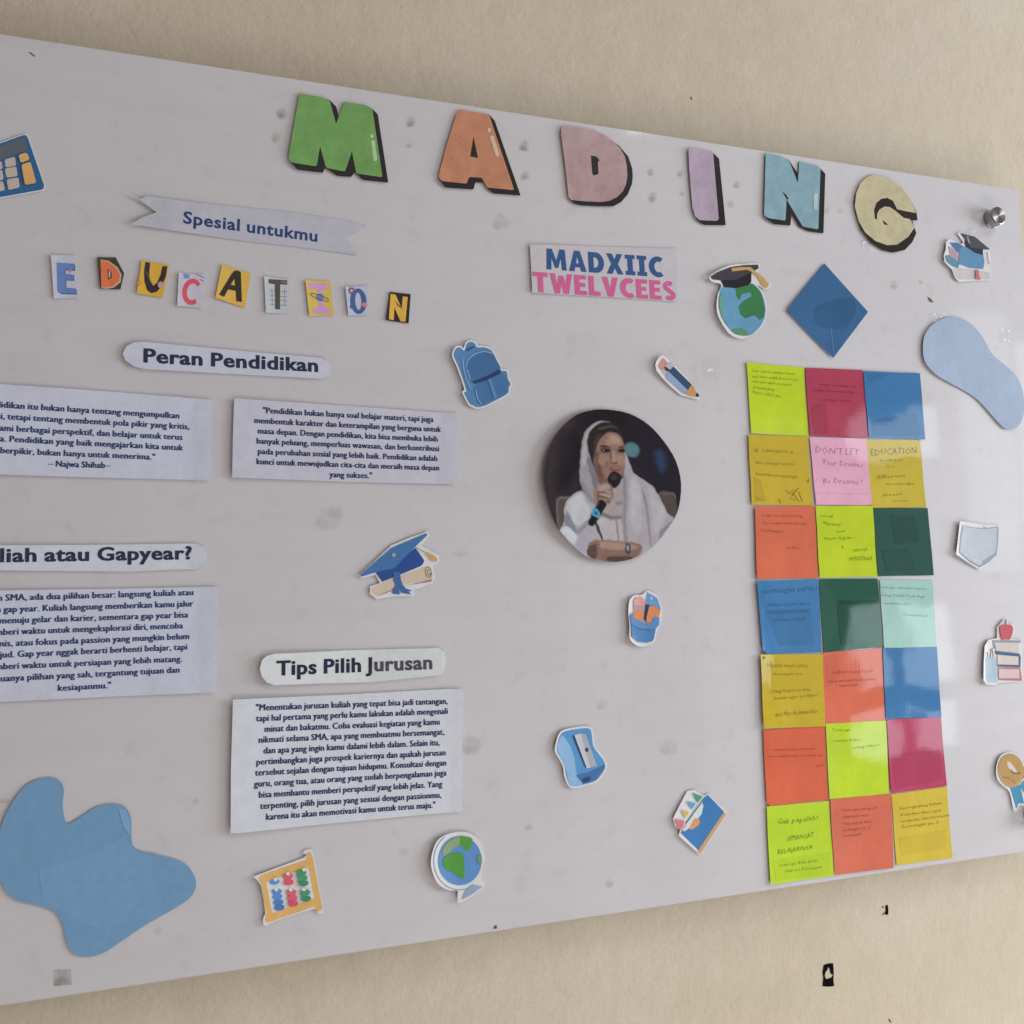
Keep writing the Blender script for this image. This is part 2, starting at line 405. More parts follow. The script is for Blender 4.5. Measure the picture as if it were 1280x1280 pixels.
# ================================================================== notice board
board = bpy.data.objects.new('notice_board', None); col.objects.link(board); board.location = (.34, 0, ZC - .308)
tag(board, 'large glossy white notice board fixed on the cream wall with steel knobs', 'notice board')
pn = box('panel', -.262, .9375, 0, .006, ZC-.308, ZC+.4648, M_BOARD, board, .0009)
for kx, kz in ((.8905, .4225), (.8905, -.268), (-.215, .4225), (-.215, -.268)):
    loc = Vector((kx, 0, ZC+kz)) - board.location
    kn = lathe('standoff_knob', [(.0001, 0), (.0112, 0), (.0112, .0016), (.0108, .0022), (.0108, .0108), (.0104, .0118), (.0098, .0122), (.00001, .0122)], M_STEEL, board, loc)
    kn.data.materials.append(M_STEEL2)
    for p in kn.data.polygons:
        p.use_smooth = False
        if p.index // 64 < 5: p.material_index = 1
    br = lathe('spacer', [(.008, -.030), (.008, -.006)], M_STEEL2, kn, (0, 0, 0)); br.rotation_euler = (0, 0, 0)

def mark(x, y, r, c=(120, 108, 98), alpha=1.0, sq=False, ry=None, name='adhesive_mark'):
    ry = ry or r
    if sq: out = [(x-r, y-ry*.9), (x+r*.9, y-ry), (x+r, y+ry*.8), (x-r*.9, y+ry)]
    else: out = [(x + r*math.cos(a)*random.uniform(.75, 1.1), y + ry*math.sin(a)*random.uniform(.75, 1.1)) for a in np.linspace(0, 6.28, 12)[:-1]]
    V, Fc = fill([[uv(p) for p in out]], .004); c0 = V.mean(0)
    X = np.stack([V[:, 0]-c0[0], np.full(len(V), -.00015), V[:, 1]-c0[1]], 1)
    me = bpy.data.meshes.new(name); me.from_pydata(X.tolist(), [], Fc); me.update()
    C = np.ones((len(V), 4)); C[:, :3] = pig(c, x); 
    P = np.array([uv(p) for p in out]); d = dist(P, V); C[:, 3] = alpha * np.clip(d / (.001 if sq else .0025), .0 if not sq else .6, 1)
    set_col(me, C)
    return link(name, me, M_RES, board, (c0[0]-board.location.x, 0, ZC+c0[1]-board.location.z))
for a in [(352,142,10), (345,171,9,(140,128,112),.8), (513,153,9), (510,181,6), (655,182,9,(130,118,105),1), (656,219,8,(130,120,110),.9), (813,215,7), (815,247,8,(135,125,115),.8), (851,217,6,(150,138,125),.9),
          (853,241,6,(150,138,125),.7), (921,231,7,(150,140,130),.8), (913,255,6,(155,145,135),.8), (1033,263,6,(160,150,140),.6), (1050,263,5,(160,150,140),.6), (1117,357,7,(165,155,150),.8), (1151,352,5,(165,155,150),.7),
          (1078,303,6,(150,142,140),.9), (135,107,6,(120,110,104),1), (86,93,3), (730,453,4,(150,140,140),.8), (661,1034,7,(160,150,148),.8), (762,1104,8,(165,155,148),.9), (245,1001,6,(140,132,120),.8),
          (410,650,20,(160,150,146),.35), (575,691,16,(162,152,150),.35,False,7), (625,278,14,(160,148,150),.5), (420,640,12,(155,145,140),.5), (752,880,10,(165,162,165),.5), (835,935,14,(168,165,168),.5), (505,1065,8,(165,152,152),.6), (1211,523,3,(120,118,120),1),
          (197,1162,9,(150,142,132),.5), (588,932,16,(160,148,150),.6), (330,1105,14,(150,140,135),.6), (88,489,6,(140,130,125),.6)]: mark(*a)
mark(78, 1222, 12, (120,113,104), 1.5, True, 11); mark(5, 1001, 7, (120,112,105), .8, True, 3)
for q in ([(36,65),(39,66),(44.5,70.5),(43,71)], [(618,1157),(621,1156.5),(621,1160.5),(617,1161)], [(1159,371),(1163,373),(1167,378),(1162,377.5)]):
    m_ = mark(0, 0, 1, (70,62,55), 1.6, True) if False else None
    V, Fc = fill([[uv(p) for p in q]], .004); c0 = V.mean(0)
    X = np.stack([V[:, 0]-c0[0], np.full(len(V), -.0003), V[:, 1]-c0[1]], 1)
    me = bpy.data.meshes.new('scuff'); me.from_pydata(X.tolist(), [], Fc); me.update()
    link('scuff', me, plain('scuff_dirt', (.10, .085, .075))[0], board, (c0[0]-board.location.x, 0, ZC+c0[1]-board.location.z))
def tape(parent, quad, lift=.0006, mat=M_TAPE, name='clear_tape', crumple=0):
    V, Fc = fill([[uv(p) for p in quad]], .003); c0 = V.mean(0)
    y = lift + crumple*(np.sin(V[:, 0]*410)*np.cos(V[:, 1]*370) + np.sin(V[:, 0]*170 + V[:, 1]*260))
    X = np.stack([V[:, 0]-c0[0], -y, V[:, 1]-c0[1]], 1)
    me = bpy.data.meshes.new(name); me.from_pydata(X.tolist(), [], Fc); me.update()
    for p in me.polygons: p.use_smooth = True
    return link(name, me, mat, parent, (c0[0]-parent.location.x, -parent.location.y, ZC+c0[1]-parent.location.z))
for q in ([(878,446),(902,450),(900,478),(880,476)], [(1074,292),(1088,294),(1090,313),(1076,312)],  # first piece is added to hint at mirrored foliage glints
          [(1160,392),(1182,392),(1182,410),(1160,412)], [(1208,284),(1228,284),(1228,296),(1208,296)], [(1248,410),(1262,412),(1262,428),(1248,428)]):
    tape(board, q, .0009, M_CRINKLE, 'clear_tape', .00018)

# ================================================================== the word MADING
def big(letter, label, out, face, faceout, hole=None, hi=(), extra=(), lift=(1.5, 1.2, .2, 0, .3)):
    t = Thing('paper_letter', label, 'letter', out, lift, group='large letters along the top of the board', mat=M_LETTER)
    t.sheet('black_side', out, (40, 36, 38), .0003)
    t.layer('coloured_face', faceout, face)
    if hole: t.layer('counter', hole, (40, 36, 38))
    for e in extra: t.layer('counter', e, (40, 36, 38))
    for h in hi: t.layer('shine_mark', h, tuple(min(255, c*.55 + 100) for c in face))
    return t
z = lambda pts: Q(330, 100, .1797, pts)
def rc(pts, k=2):                                  # knock the corners off an outline
    P = np.array(pts, float); o = []
    for i in range(len(P)):
        a, b, c = P[i-1], P[i], P[(i+1) % len(P)]
        for q in (a, c):
            l = np.linalg.norm(q-b); o.append(tuple(b + (q-b)/max(l, 1e-6)*min(k, l*.4)))
    return o
big('M', 'green letter M with black drop side, first and leftmost big letter of MADING',
    rc(z([(245,100),(400,125),(455,145),(500,190),(520,262),(555,158),(700,178),(752,205),(790,245),(862,718),(690,700),(628,645),(606,678),(510,672),(422,612),(410,650),(232,630),(190,585),(168,548),(205,330)]), .7),
    (102,138,80), rc(z([(245,100),(400,125),(455,145),(500,312),(555,158),(700,178),(752,205),(822,682),(640,655),(610,500),(562,642),(430,616),(388,465),(365,607),(190,582),(168,548),(205,330)]), 1.5),
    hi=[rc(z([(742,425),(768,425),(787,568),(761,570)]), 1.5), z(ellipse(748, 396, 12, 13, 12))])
z = lambda pts: Q(320, 80, .2656, pts)
big('A', 'orange letter A with black drop side, second big letter of MADING',
    rc(z([(960,218),(1095,240),(1122,270),(1243,622),(1115,612),(1082,585),(1068,560),(1030,560),(1022,593),(890,585),(862,552),(855,535),(895,385),(940,240)]), .7),
    (176,118,94), rc(z([(960,218),(1095,240),(1213,597),(1085,585),(1060,538),(1000,535),(990,567),(870,555),(855,535),(895,385),(940,240)]), 1.5),
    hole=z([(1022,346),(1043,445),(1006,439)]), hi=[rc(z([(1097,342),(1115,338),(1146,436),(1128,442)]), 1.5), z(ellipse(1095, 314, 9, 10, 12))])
z = lambda pts: Q(660, 120, .203125, pts)
big('D', 'dusty pink letter D with black drop side, third big letter of MADING',
    z([(200,205),(215,190),(300,197),(395,212),(470,245),(560,312),(615,378),(638,450),(641,500),(636,545),(610,610),(570,655),(520,682),(430,682),(330,677),(290,670),(262,650),(245,628),(222,420),(197,240)]),
    (166,136,140), z([(200,205),(215,190),(300,197),(395,212),(470,245),(530,290),(565,325),(592,375),(604,430),(608,490),(600,545),(580,590),(545,625),(500,648),(450,656),(350,652),(262,645),(245,628),(222,420),(197,240)]),
    hole=z([(384,370),(420,378),(437,402),(426,410),(430,484),(402,493),(392,482)]), extra=())
big('I', 'lilac letter I with black drop side and smudged face, fourth big letter of MADING',
    z([(980,332),(1005,325),(1120,342),(1135,352),(1172,390),(1212,798),(1080,797),(1040,772),(1022,745),(1005,690),(985,450)]),
    (168,150,172), z([(980,332),(1005,325),(1120,342),(1135,352),(1169,762),(1155,772),(1050,768),(1022,745),(1005,690),(985,450)]))
z = lambda pts: Q(900, 140, .296875, pts)
big('N', 'light blue letter N with black drop side, fifth big letter of MADING',
    rc(z([(188,176),(250,188),(288,206),(325,262),(330,210),(410,230),(440,262),(432,513),(370,505),(330,485),(298,430),(293,480),(225,475),(195,455),(180,440)]), .7),
    (130,162,180), rc(z([(188,176),(250,188),(288,208),(325,302),(330,210),(410,230),(420,242),(410,497),(345,485),(277,370),(272,460),(200,450),(180,440)]), 1.2),
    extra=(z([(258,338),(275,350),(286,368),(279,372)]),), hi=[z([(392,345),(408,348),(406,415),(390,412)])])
big('G', 'cream letter G with black drop side, last and rightmost big letter of MADING',
    catmull(z([(640,266),(705,279),(762,322),(802,376)]) + z([(824,425)]) , 1) + z([(828,458),(806,457),(823,512),(806,550),(775,582),(725,594),(680,584),(630,552),(590,500),(568,430),(561,385),(568,345),(585,305),(610,280)]),
    (188,179,152), z([(640,266),(705,279),(762,322),(802,376),(822,428),(738,412),(800,458),(816,488),(788,528),(742,560),(700,563),(650,546),(606,510),(578,462),(562,400),(568,345),(585,305),(610,280)]),
    extra=(z([(648,452),(645,415),(655,385),(675,368),(700,364),(724,376),(742,412),(820,430),(827,458),(770,448),(735,418),(712,402),(690,400),(668,412),(658,430),(656,455)]), z([(682,457),(704,478),(687,476)])))

# ================================================================== the word EDUCATION
def card(letter, label, out, c, lift=(1.0, .9, .3, 0, .3)):
    t = Thing('letter_card', label, 'letter card', out, lift, group='small cut out letter cards spelling EDUCATION')
    t.sheet('card', out, c); return t
z = lambda pts: Q(40, 220, .203125, pts)
t = card('E', 'pale card with blue letter E, leftmost of the small cards', z([(118,490),(272,490),(290,752),(135,757)]), (160,154,162))
E_ = [(155,536),(262,543),(262,582),(205,577),(205,605),(257,610),(257,643),(207,640),(210,690),(270,695),(273,727),(180,724),(160,714)]
t.layer('letter_side', z([(x+4, y+5) for x, y in E_]), (52,62,96)); t.layer('letter_face', z(E_), (84,104,148))
t.layer('print_mark', z([(228,580),(248,572),(244,592),(232,600)]), (160,90,120))
t = card('D', 'dark green card with orange letter D, second of the small cards', z([(402,503),(515,503),(567,600),(545,700),(420,697)]), (54,52,38))
t.layer('letter_outline', z([(422,517),(472,524),(528,565),(552,610),(547,655),(505,690),(460,697),(428,694)]), (160,140,125)); t.layer('letter_face', z([(422,520),(470,530),(518,568),(543,610),(538,648),(498,682),(455,690),(430,690)]), (186,92,58))
t.layer('counter', z([(467,573),(490,595),(492,630),(468,642)]), (60,50,40)); t.layer('print_mark', z([(474,585),(482,592),(482,625),(474,632)]), (170,155,145))
t = card('U', 'mustard card with black letter U and a small flower, third of the small cards', z([(675,520),(842,552),(805,752),(645,725)]), (184,140,52))
t.layer('letter_face', z([(698,531),(728,536),(722,600),(726,645),(746,678),(770,660),(792,610),(803,558),(833,558),(824,620),(800,680),(768,715),(735,724),(708,705),(692,650),(690,590)]), (46,38,42))
t.layer('print_mark', z(ellipse(792, 672, 18, 22, 8)), (160,130,125)); t.layer('print_mark', z(ellipse(662, 662, 14, 16, 8)), (185,110,50))
for i in range(4): t.layer('print_mark', z(stroke([(700+i*9, 590+i*20), (716+i*10, 612+i*20)], 3)), (120,100,90))
t = card('C', 'pale lilac card with red letter C, fourth of the small cards', z([(903,598),(1067,608),(1050,815),(893,802)]), (170,158,170))
ring = ellipse(985, 715, 60, 82, 18, 8, 50, 318) + ellipse(988, 715, 34, 52, 18, 8, 50, 318)[::-1]
t.layer('letter_face', z(ring), (184,72,84)); t.layer('print_star', z([(945,602),(955,612),(972,606),(965,622),(972,634),(952,630),(935,634),(940,620),(930,608)]), (96,116,170))
t.layers('print_mark', [z(stroke(q, 3)) for q in ([(1005,605),(1040,620)], [(1035,640),(1060,650)], [(1030,612),(1062,632)])], (120,100,130))
z = lambda pts: Q(260, 230, .21875, pts)
t = card('A', 'tilted mustard card with black letter A, fifth of the small cards', z([(80,462),(245,515),(210,710),(42,652)]), (192,150,72))
t.layer('letter_face', z([(135,515),(150,498),(170,496),(188,506),(190,580),(194,676),(162,672),(158,612),(114,605),(92,648),(62,635)]), (50,42,38)); t.layer('counter', z([(150,545),(153,582),(130,578)]), (192,150,72))
t = card('T', 'pale squared card with dark olive letter T, sixth of the small cards', z([(320,530),(467,547),(460,742),(330,738)]), (168,166,172))
t.layers('grid_line', [z(stroke([(352, y), (452, y+6)], 3)) for y in (612, 640, 665, 690)] + [z(stroke([(x, 600), (x+3, 700)], 3)) for x in (365, 437)], (120,118,130))
t.layer('letter_face', z([(347,546),(452,553),(452,578),(412,576),(411,719),(384,717),(382,575),(347,570)]), (74,72,62)); t.layer('print_mark', z([(414,556),(452,560),(452,572),(414,568)]), (125,85,85))
t = card('I', 'yellow card with pink letter I and an atom sign, seventh of the small cards', z([(555,552),(698,555),(720,752),(578,757)]), (190,158,84))
t.layer('letter_face', z([(571,568),(681,572),(684,601),(650,605),(656,700),(695,713),(697,741),(603,743),(600,716),(636,702),(626,603),(580,601)]), (184,134,178))
t.layer('print_atom', z(ellipse(640, 650, 22, 22, 14)), (92,112,160)); t.layers('print_line', [z(stroke(ellipse(638, 650, 56, 12, 24, 20, 0, 350), 3))], (70,66,80))
t = card('O', 'pale card with blue letter O and a red flower, eighth of the small cards', z([(783,590),(915,583),(915,752),(800,754)]), (166,166,186))
t.layer('letter_face', z(ellipse(858, 672, 47, 73, 22, -4)), (66,84,132), holes=[z(ellipse(858, 672, 18, 50, 16, -4))])
t.layers('print_flower', [z(ellipse(820+14*math.cos(a), 612+14*math.sin(a), 7, 7, 8)) for a in np.arange(0, 6.2, 1.05)], (120,80,100)); t.layer('print_mark', z(ellipse(892, 692, 16, 14, 10)), (190,110,120)); t.layer('print_mark', z(ellipse(822, 704, 10, 12, 8)), (66,84,132))
t = card('N', 'black card with mustard letter N, rightmost of the small cards', z([(1038,618),(1157,632),(1145,798),(1015,780)]), (44,38,38))
t.layer('letter_face', z([(1042,630),(1070,634),(1106,712),(1112,644),(1140,648),(1127,789),(1098,786),(1064,706),(1060,780),(1032,775)]), (206,154,66)); t.layers('print_line', [z(stroke([(1070+i*8, 670+i*8), (1085+i*8, 700+i*6)], 3)) for i in range(4)], (120,90,80))

# ================================================================== headings
NAVY = (38, 50, 86); DARK = (36, 40, 62)
z = lambda pts: Q(40, 220, .203125, pts)
out = [(162,242.5),(176,250),(184,246),(192,247.5),(260,255.5),(350,264),(435,276.5),(458,283),(433,297),(447,319),(380,310),(300,301),(219,289.5),(185,284.5),(163,282),(178,273),(196,266.5)]
t = Thing('heading_banner', 'white swallow-tailed ribbon strip reading Spesial untukmu', 'paper heading', out, (.8, 2.2, .2, 0, .3), group='paper headings')
t.sheet('paper', out, (160,154,163)); t.text('printed_text', [('', 'Spesial untukmu', 229, 279.5, 396.5, 302.5, 15.2)], (34,54,98), .022, res=3)
tape(t.root, [(190,249),(222,254),(214,288),(182,283)], .0022)
def head(label, out, line, lift=(1.5, 1.5, .4, 0, .5), tp=None):
    t = Thing('heading_strip', label, 'paper heading', out, lift, group='paper headings')
    t.sheet('paper', out, (192,188,200) if 'Tips' in label else (172,167,179)); t.text('printed_text', [line], DARK, .022, res=3, dup=.0003)
    for q in tp or (): tape(t.root, q, .0026)
head('white rounded strip reading Peran Pendidikan', [(153.5,443),(158,434),(167,429),(180,428),(290,438),(402,448),(409,452),(413,461),(411,470),(402,474),(300,468.5),(180,462),(168,459),(157,451)], ('', 'Peran Pendidikan', 180, 453.4, 397, 465.2, 17.4))
head('white rounded strip reading Kuliah atau Gapyear, cut by the left side of the photo', [(-40,682),(120,681),(245,679.5),(254,684),(258,694),(255,705),(246,711),(159,714.6),(0,713),(-40,712)], ('Ku', 'liah atau Gapyear?', 1, 702.6, 239.5, 698.8, 17.2), tp=[[(240,680),(257,680),(256,710),(238,711)]])
head('white rounded strip reading Tips Pilih Jurusan', [(324.3,836),(327,825),(333,819.5),(343,817),(440,812.5),(548,810),(555,815),(556.5,824),(554.5,838),(550,843.5),(463,852.5),(400,854),(343,856),(333,852.5),(327,845)], ('', 'Tips Pilih Jurusan', 345.5, 843.7, 539.5, 835.8, 18.2), (1.5, 3.5, .6, 0, 1.0), tp=[[(466,812),(552,809),(553,844),(461,853)]])
z = lambda pts: Q(650, 290, .171875, pts)
out = [(661.5,306),(845.5,311.5),(846,377.5),(760,372),(664.5,366.5)]
t = Thing('class_name_strip', 'white strip with MADXIIC in blue over TWELVCEES in pink', 'paper heading', out, (1.2, 1.2, .4, 0, .3), group='paper headings')
t.sheet('paper', out, (184,176,186))
t.block('upper_text', 'MADXIIC', 682.3, 337.3, 829, 347.2, 26, (52,82,132))
t.block('lower_text', 'TWELVCEES', 665.8, 365.6, 844, 376.3, 25, (196,92,142))

# ================================================================== body texts
def sheetpaper(label, out, lines, tp, lift=(1.2, 1.8, .5, .2, .6), cap=7.6, c=(166,161,172)):
    t = Thing('text_sheet', label, 'paper sheet', out, lift, group='printed text sheets', wav=.3)
    t.sheet('paper', out, c, step=.006); t.text('printed_text', [(a, b, *Q4, cap*1.06) for a, b, Q4 in lines], (38, 50, 86), 0, dup=.00034)
    for q in tp: tape(t.root, q, .003)
def LZ(ox, oy, s, L): return [(a, b, (ox+x0*s, oy+y0*s, ox+x1*s, oy+y1*s)) for a, b, x0, y0, x1, y1 in L]
sheetpaper('white sheet of six printed lines ending in a name, below Peran Pendidikan at left', [(-70,474),(0,480.5),(140,490),(265,500.3),(264,552),(263.5,600.8),(130,597.5),(0,593.5),(-70,591)],
  LZ(0, 420, .2344, [('"Pendidikan ', 'itu bukan hanya tentang mengumpulkan', 152, 393, 955, 442), ('informasi, ', 'tetapi tentang membentuk pola pikir yang kritis,', 43, 447, 1010, 500),
   ('memahami ', 'berbagai perspektif, dan belajar untuk terus', 92, 512, 972, 556), ('bertanya. ', 'Pendidikan yang baik mengajarkan kita untuk', 55, 567, 976, 612), ('cara ', 'berpikir, bukan hanya untuk menerima."', 6, 627, 826, 662), ('', '– Najwa Shihab–', 260, 697, 586, 707)]),
  [[(244,498.5),(266,500),(265,602),(243,601)]])
sheetpaper('white sheet of seven printed lines below and right of the Peran Pendidikan heading', [(292.5,498.5),(430,507.5),(571.5,517.5),(571,562),(570.5,605.5),(430,602.5),(290,597.3),(291,545)],
  LZ(280, 480, .25, [('', '"Pendidikan bukan hanya soal belajar materi, tapi juga', 195, 148, 1045, 192), ('', 'membentuk karakter dan keterampilan yang berguna untuk', 152, 198, 1082, 242), ('', 'masa depan. Dengan pendidikan, kita bisa membuka lebih', 170, 250, 1065, 290),
   ('', 'banyak peluang, memperluas wawasan, dan berkontribusi', 163, 300, 1072, 338), ('', 'pada perubahan sosial yang lebih baik. Pendidikan adalah', 170, 352, 1063, 387), ('', 'kunci untuk mewujudkan cita-cita dan meraih masa depan', 163, 403, 1072, 434), ('', 'yang sukses."', 527, 467, 738, 473)]),
  [[(556,516),(573,517.5),(572,606),(547,604)]], cap=7.2, c=(174,168,181))
sheetpaper('white sheet of nine printed lines under the Kuliah atau Gapyear heading', [(-70,741),(0,738),(140,736),(272.3,733.5),(271.5,800),(270.5,865),(130,871),(0,877),(-70,880)],
  LZ(0, 660, .2344, [('Setelah ', 'SMA, ada dua pilihan besar: langsung kuliah atau', 33, 388, 1030, 358), ('memilih ', 'gap year. Kuliah langsung memberikan kamu jalur', 22, 450, 1030, 418), ('cepat ', 'menuju gelar dan karier, sementara gap year bisa', 2, 510, 1003, 477),
   ('mem', 'beri waktu untuk mengeksplorasi diri, mencoba', 22, 570, 975, 535), ('bis', 'nis, atau fokus pada passion yang mungkin belum', 2, 632, 1008, 592), ('terwu', 'jud. Gap year nggak berarti berhenti belajar, tapi', 2, 692, 997, 648), ('mem', 'beri waktu untuk persiapan yang lebih matang.', 22, 753, 970, 712),
   ('Sem', 'uanya pilihan yang sah, tergantung tujuan dan', 8, 818, 957, 770), ('', 'kesiapanmu."', 312, 868, 592, 853)]),
  [[(252,733),(273.5,732.5),(271.5,866),(250,867)]], cap=7.8)
sheetpaper('tall white sheet of eleven printed lines under the Tips Pilih Jurusan heading', [(291,874),(430,868),(560,861),(577.5,861.5),(577,930),(576,1013.5),(430,1027),(300,1040),(288,1040),(288.5,960)],
  LZ(280, 800, .25, [('', '"Menentukan jurusan kuliah yang tepat bisa jadi tantangan,', 160, 352, 1115, 318), ('', 'tapi hal pertama yang perlu kamu lakukan adalah mengenali', 160, 405, 1115, 368), ('', 'minat dan bakatmu. Coba evaluasi kegiatan yang kamu', 203, 458, 1075, 422),
   ('', 'nikmati selama SMA, apa yang membuatmu bersemangat,', 173, 512, 1098, 472), ('', 'dan apa yang ingin kamu dalami lebih dalam. Selain itu,', 197, 566, 1075, 525), ('', 'pertimbangkan juga prospek kariernya dan apakah jurusan', 162, 622, 1105, 575),
   ('', 'tersebut sejalan dengan tujuan hidupmu. Konsultasi dengan', 155, 676, 1108, 626), ('', 'guru, orang tua, atau orang yang sudah berpengalaman juga', 150, 732, 1110, 676), ('', 'bisa membantu memberi perspektif yang lebih jelas. Yang', 174, 786, 1088, 732),
   ('', 'terpenting, pilih jurusan yang sesuai dengan passionmu,', 180, 842, 1083, 786), ('', 'karena itu akan memotivasi kamu untuk terus maju."', 210, 896, 1053, 836)]),
  [[(566,861),(579,861),(578,1014),(564,1015)], [(289,1022),(304,1020),(304,1041),(286,1042)]], (1.2, 3.0, .6, .2, .8), 7.8, (186,182,196))

# ================================================================== coloured paper shapes
def shape(name, label, cat, out, c, lift, group=None, mat=None):
    t = Thing(name, label, cat, out, lift, group=group, mat=mat); t.sheet('paper', out, c, step=.006); return t
t = shape('paper_blob', 'large blue wavy paper cutout at the lower left of the board', 'paper shape', catmull(Q(0, 950, .2421, [(8,335),(70,210),(150,120),(240,90),(302,102),(330,150),(325,240),(348,326),(420,290),(500,240),(590,225),(652,248),(678,310),(680,410),(705,460),(800,485),(940,525),(1000,590),(1012,650),(980,710),(900,765),(760,845),(640,925),(540,990),(460,1012),(380,995),(342,930),(325,850),(290,790),(220,755),(90,720),(30,670),(0,600),(-18,480)])), (94,122,148), (1.0, .6, .3, 0, .3), 'blue paper shapes')
z = lambda pts: Q(0, 950, .2421, pts)
t.layer('paler_patch', z([(200,560),(480,470),(640,390),(702,470),(788,500),(780,640),(700,750),(600,860),(440,855),(330,790),(222,735)]), (97,125,151))
t.layer('paler_patch', z([(612,250),(650,252),(674,320),(674,390),(640,350)]), (104,131,158))
shape('paper_blob', 'pale blue bean shaped paper cutout near the right edge of the board', 'paper shape', catmull(Q(1130, 380, .1406, [(160,320),(210,220),(300,150),(420,115),(520,140),(620,210),(700,310),(775,445),(880,540),(980,630),(1030,720),(1055,840),(1055,960),(1020,1060),(970,1110),(900,1115),(850,1080),(760,980),(640,850),(520,770),(370,690),(260,620),(165,500)])), (156,174,204), (1.6, 1.6, .3, 0, 1.4), 'blue paper shapes')
dia = shape('paper_diamond', 'deep blue square note turned on its corner above the sticky notes', 'paper shape', Q(860, 300, .1953, [(868,152),(1005,305),(1145,463),(1035,610),(923,757),(775,610),(625,452),(745,300)]), (54,98,146), (1.4, .8, .8, 0, 1.0), 'blue paper shapes', M_NOTE)
z = lambda pts: Q(860, 300, .1953, pts)
dia.layer('darker_patch', z(catmull([(805,440),(900,395),(1030,372),(1070,430),(1010,560),(900,570),(820,545)], 3)), (47,88,134)); dia.layer('crease', z(stroke([(908,565),(918,650),(925,735)], 7)), (84,122,166))

# ================================================================== stickers
def sticker(label, out, lift=(1.6, 2.4, .3, 0, .5), backing=(202, 198, 206), name='school_sticker'):
    t = Thing(name, label, 'sticker', out, lift, group='cut out school stickers'); t.sheet('white_backing', out, tuple(white_at(t.px) + (24, 24, 26)), step=.004); return t
# calculator
z = lambda pts: Q(0, 140, .1016, pts)
t = sticker('blue calculator sticker with beige and orange keys at the upper left', rc(z([(-420,530),(312,272),(350,300),(562,925),(545,972),(0,1068),(-250,1110)]), 1.2), (1, .5, .4, 0, .3))
t.layer('body', rc(z([(-400,540),(308,284),(340,308),(550,920),(532,962),(0,1056),(-240,1095)]), 1.5), (40,78,112))
t.layer('display', rc(z([(-360,560),(300,318),(342,478),(0,592),(-330,690)]), 1.2), (78,78,84))
keys = [[(60,592),(188,558),(205,668),(72,692)], [(62,704),(205,678),(222,798),(82,818)], [(85,838),(233,812),(247,938),(108,972)], [(-70,640),(22,612),(40,706),(-55,730)], [(-60,745),(30,718),(52,840),(-40,866)], [(-40,880),(40,860),(68,972),(-15,994)],
        [(-200,680),(-90,646),(-72,740),(-180,770)], [(-180,785),(-78,752),(-60,870),(-160,905)], [(-160,918),(-58,886),(-36,1000),(-135,1025)]]
for q in keys: t.layer('key', rc(z(q), 1.6), (160,140,130))
t.layer('orange_key', rc(z([(232,540),(338,512),(372,600),(262,642)]), 1.8), (184,136,84)); t.layer('orange_key', rc(z([(268,662),(380,626),(455,888),(315,915)]), 2), (184,134,82))
# backpack
z = lambda pts: Q(540, 410, .09375, pts)
body = z(catmull([(280,340),(320,275),(375,272),(425,310),(455,220),(510,190),(570,215),(592,262),(700,265),(790,310),(850,420),(920,572),(985,580),(1005,680),(1040,755),(1012,800),(1000,880),(830,975),(700,1040),(600,1062),(540,1040),(490,1010),(415,865),(450,840),(350,540),(285,400)], 3))
t = sticker('blue backpack sticker in the middle left of the board', offset(body, 2.0))
t.layer('body', body, (78,116,158)); t.layer('main_pocket', z(catmull([(462,505),(500,420),(580,365),(690,335),(780,350),(845,430),(905,560),(740,655),(545,735),(490,660)], 4)), (62,96,142))
t.layer('front_pocket', z(catmull([(565,800),(740,690),(860,640),(950,620),(1015,800),(960,890),(830,950),(650,1025),(590,940)], 4)), (66,102,148))
t.layer('flap_shadow', z([(535,722),(740,640),(885,560),(915,605),(740,690),(560,755)]), (38,58,96)); t.layer('handle_hole', z([(455,290),(520,262),(545,245),(560,270),(500,295),(460,320)]), (46,78,118))
t.layers('seam_line', [z(stroke(q, 14)) for q in ([(400,420),(412,560),(450,700),(510,825)], [(445,520),(470,430),(560,350),(680,318),(790,340)], [(460,560),(500,690)], [(570,830),(600,950),(650,1020)])], (120,152,188)); t.layer('strap', z([(735,690),(775,680),(860,930),(820,950)]), (88,122,166))
# blue mortarboard with scroll
z = lambda pts: Q(430, 650, .1484, pts)
t = sticker('blue graduation cap sticker over a rolled diploma, in the centre left', z([(122,470),(260,340),(395,215),(560,145),(700,98),(716,132),(650,215),(800,300),(795,355),(745,385),(762,480),(740,535),(590,590),(580,640),(400,645),(275,668),(215,622),(215,560),(300,530),(262,462),(150,492)]), (1.3, 1.2, .4, .6, .2))
t.layer('diploma', z([(228,575),(320,528),(680,392),(722,400),(745,470),(738,500),(500,545),(272,640),(235,612)]), (186,166,150)); t.layer('diploma_underside', z([(268,645),(420,580),(738,498),(735,518),(500,556),(330,625)]), (150,116,100))
t.layers('diploma_curl', [z(stroke(ellipse(708, 440, 26, 44, 18, -8, 0, 350), 5)), z(stroke(ellipse(712, 442, 12, 24, 12, -8, 0, 320), 5))], (110,90,82))
t.layer('cap_crown', z([(265,445),(400,390),(600,235),(672,342),(662,370),(640,390),(470,460),(320,520)]), (42,68,128)); t.layer('cap_board', z([(135,465),(270,345),(400,235),(690,113),(698,130),(600,222),(420,405),(265,440),(145,478)]), (62,102,150))
t.layer('ribbon', z([(415,440),(470,435),(475,500),(492,548),(520,580),(572,596),(540,603),(565,628),(480,612),(462,575),(466,628),(405,620),(408,588),(432,552),(416,510)]), (58,92,144))
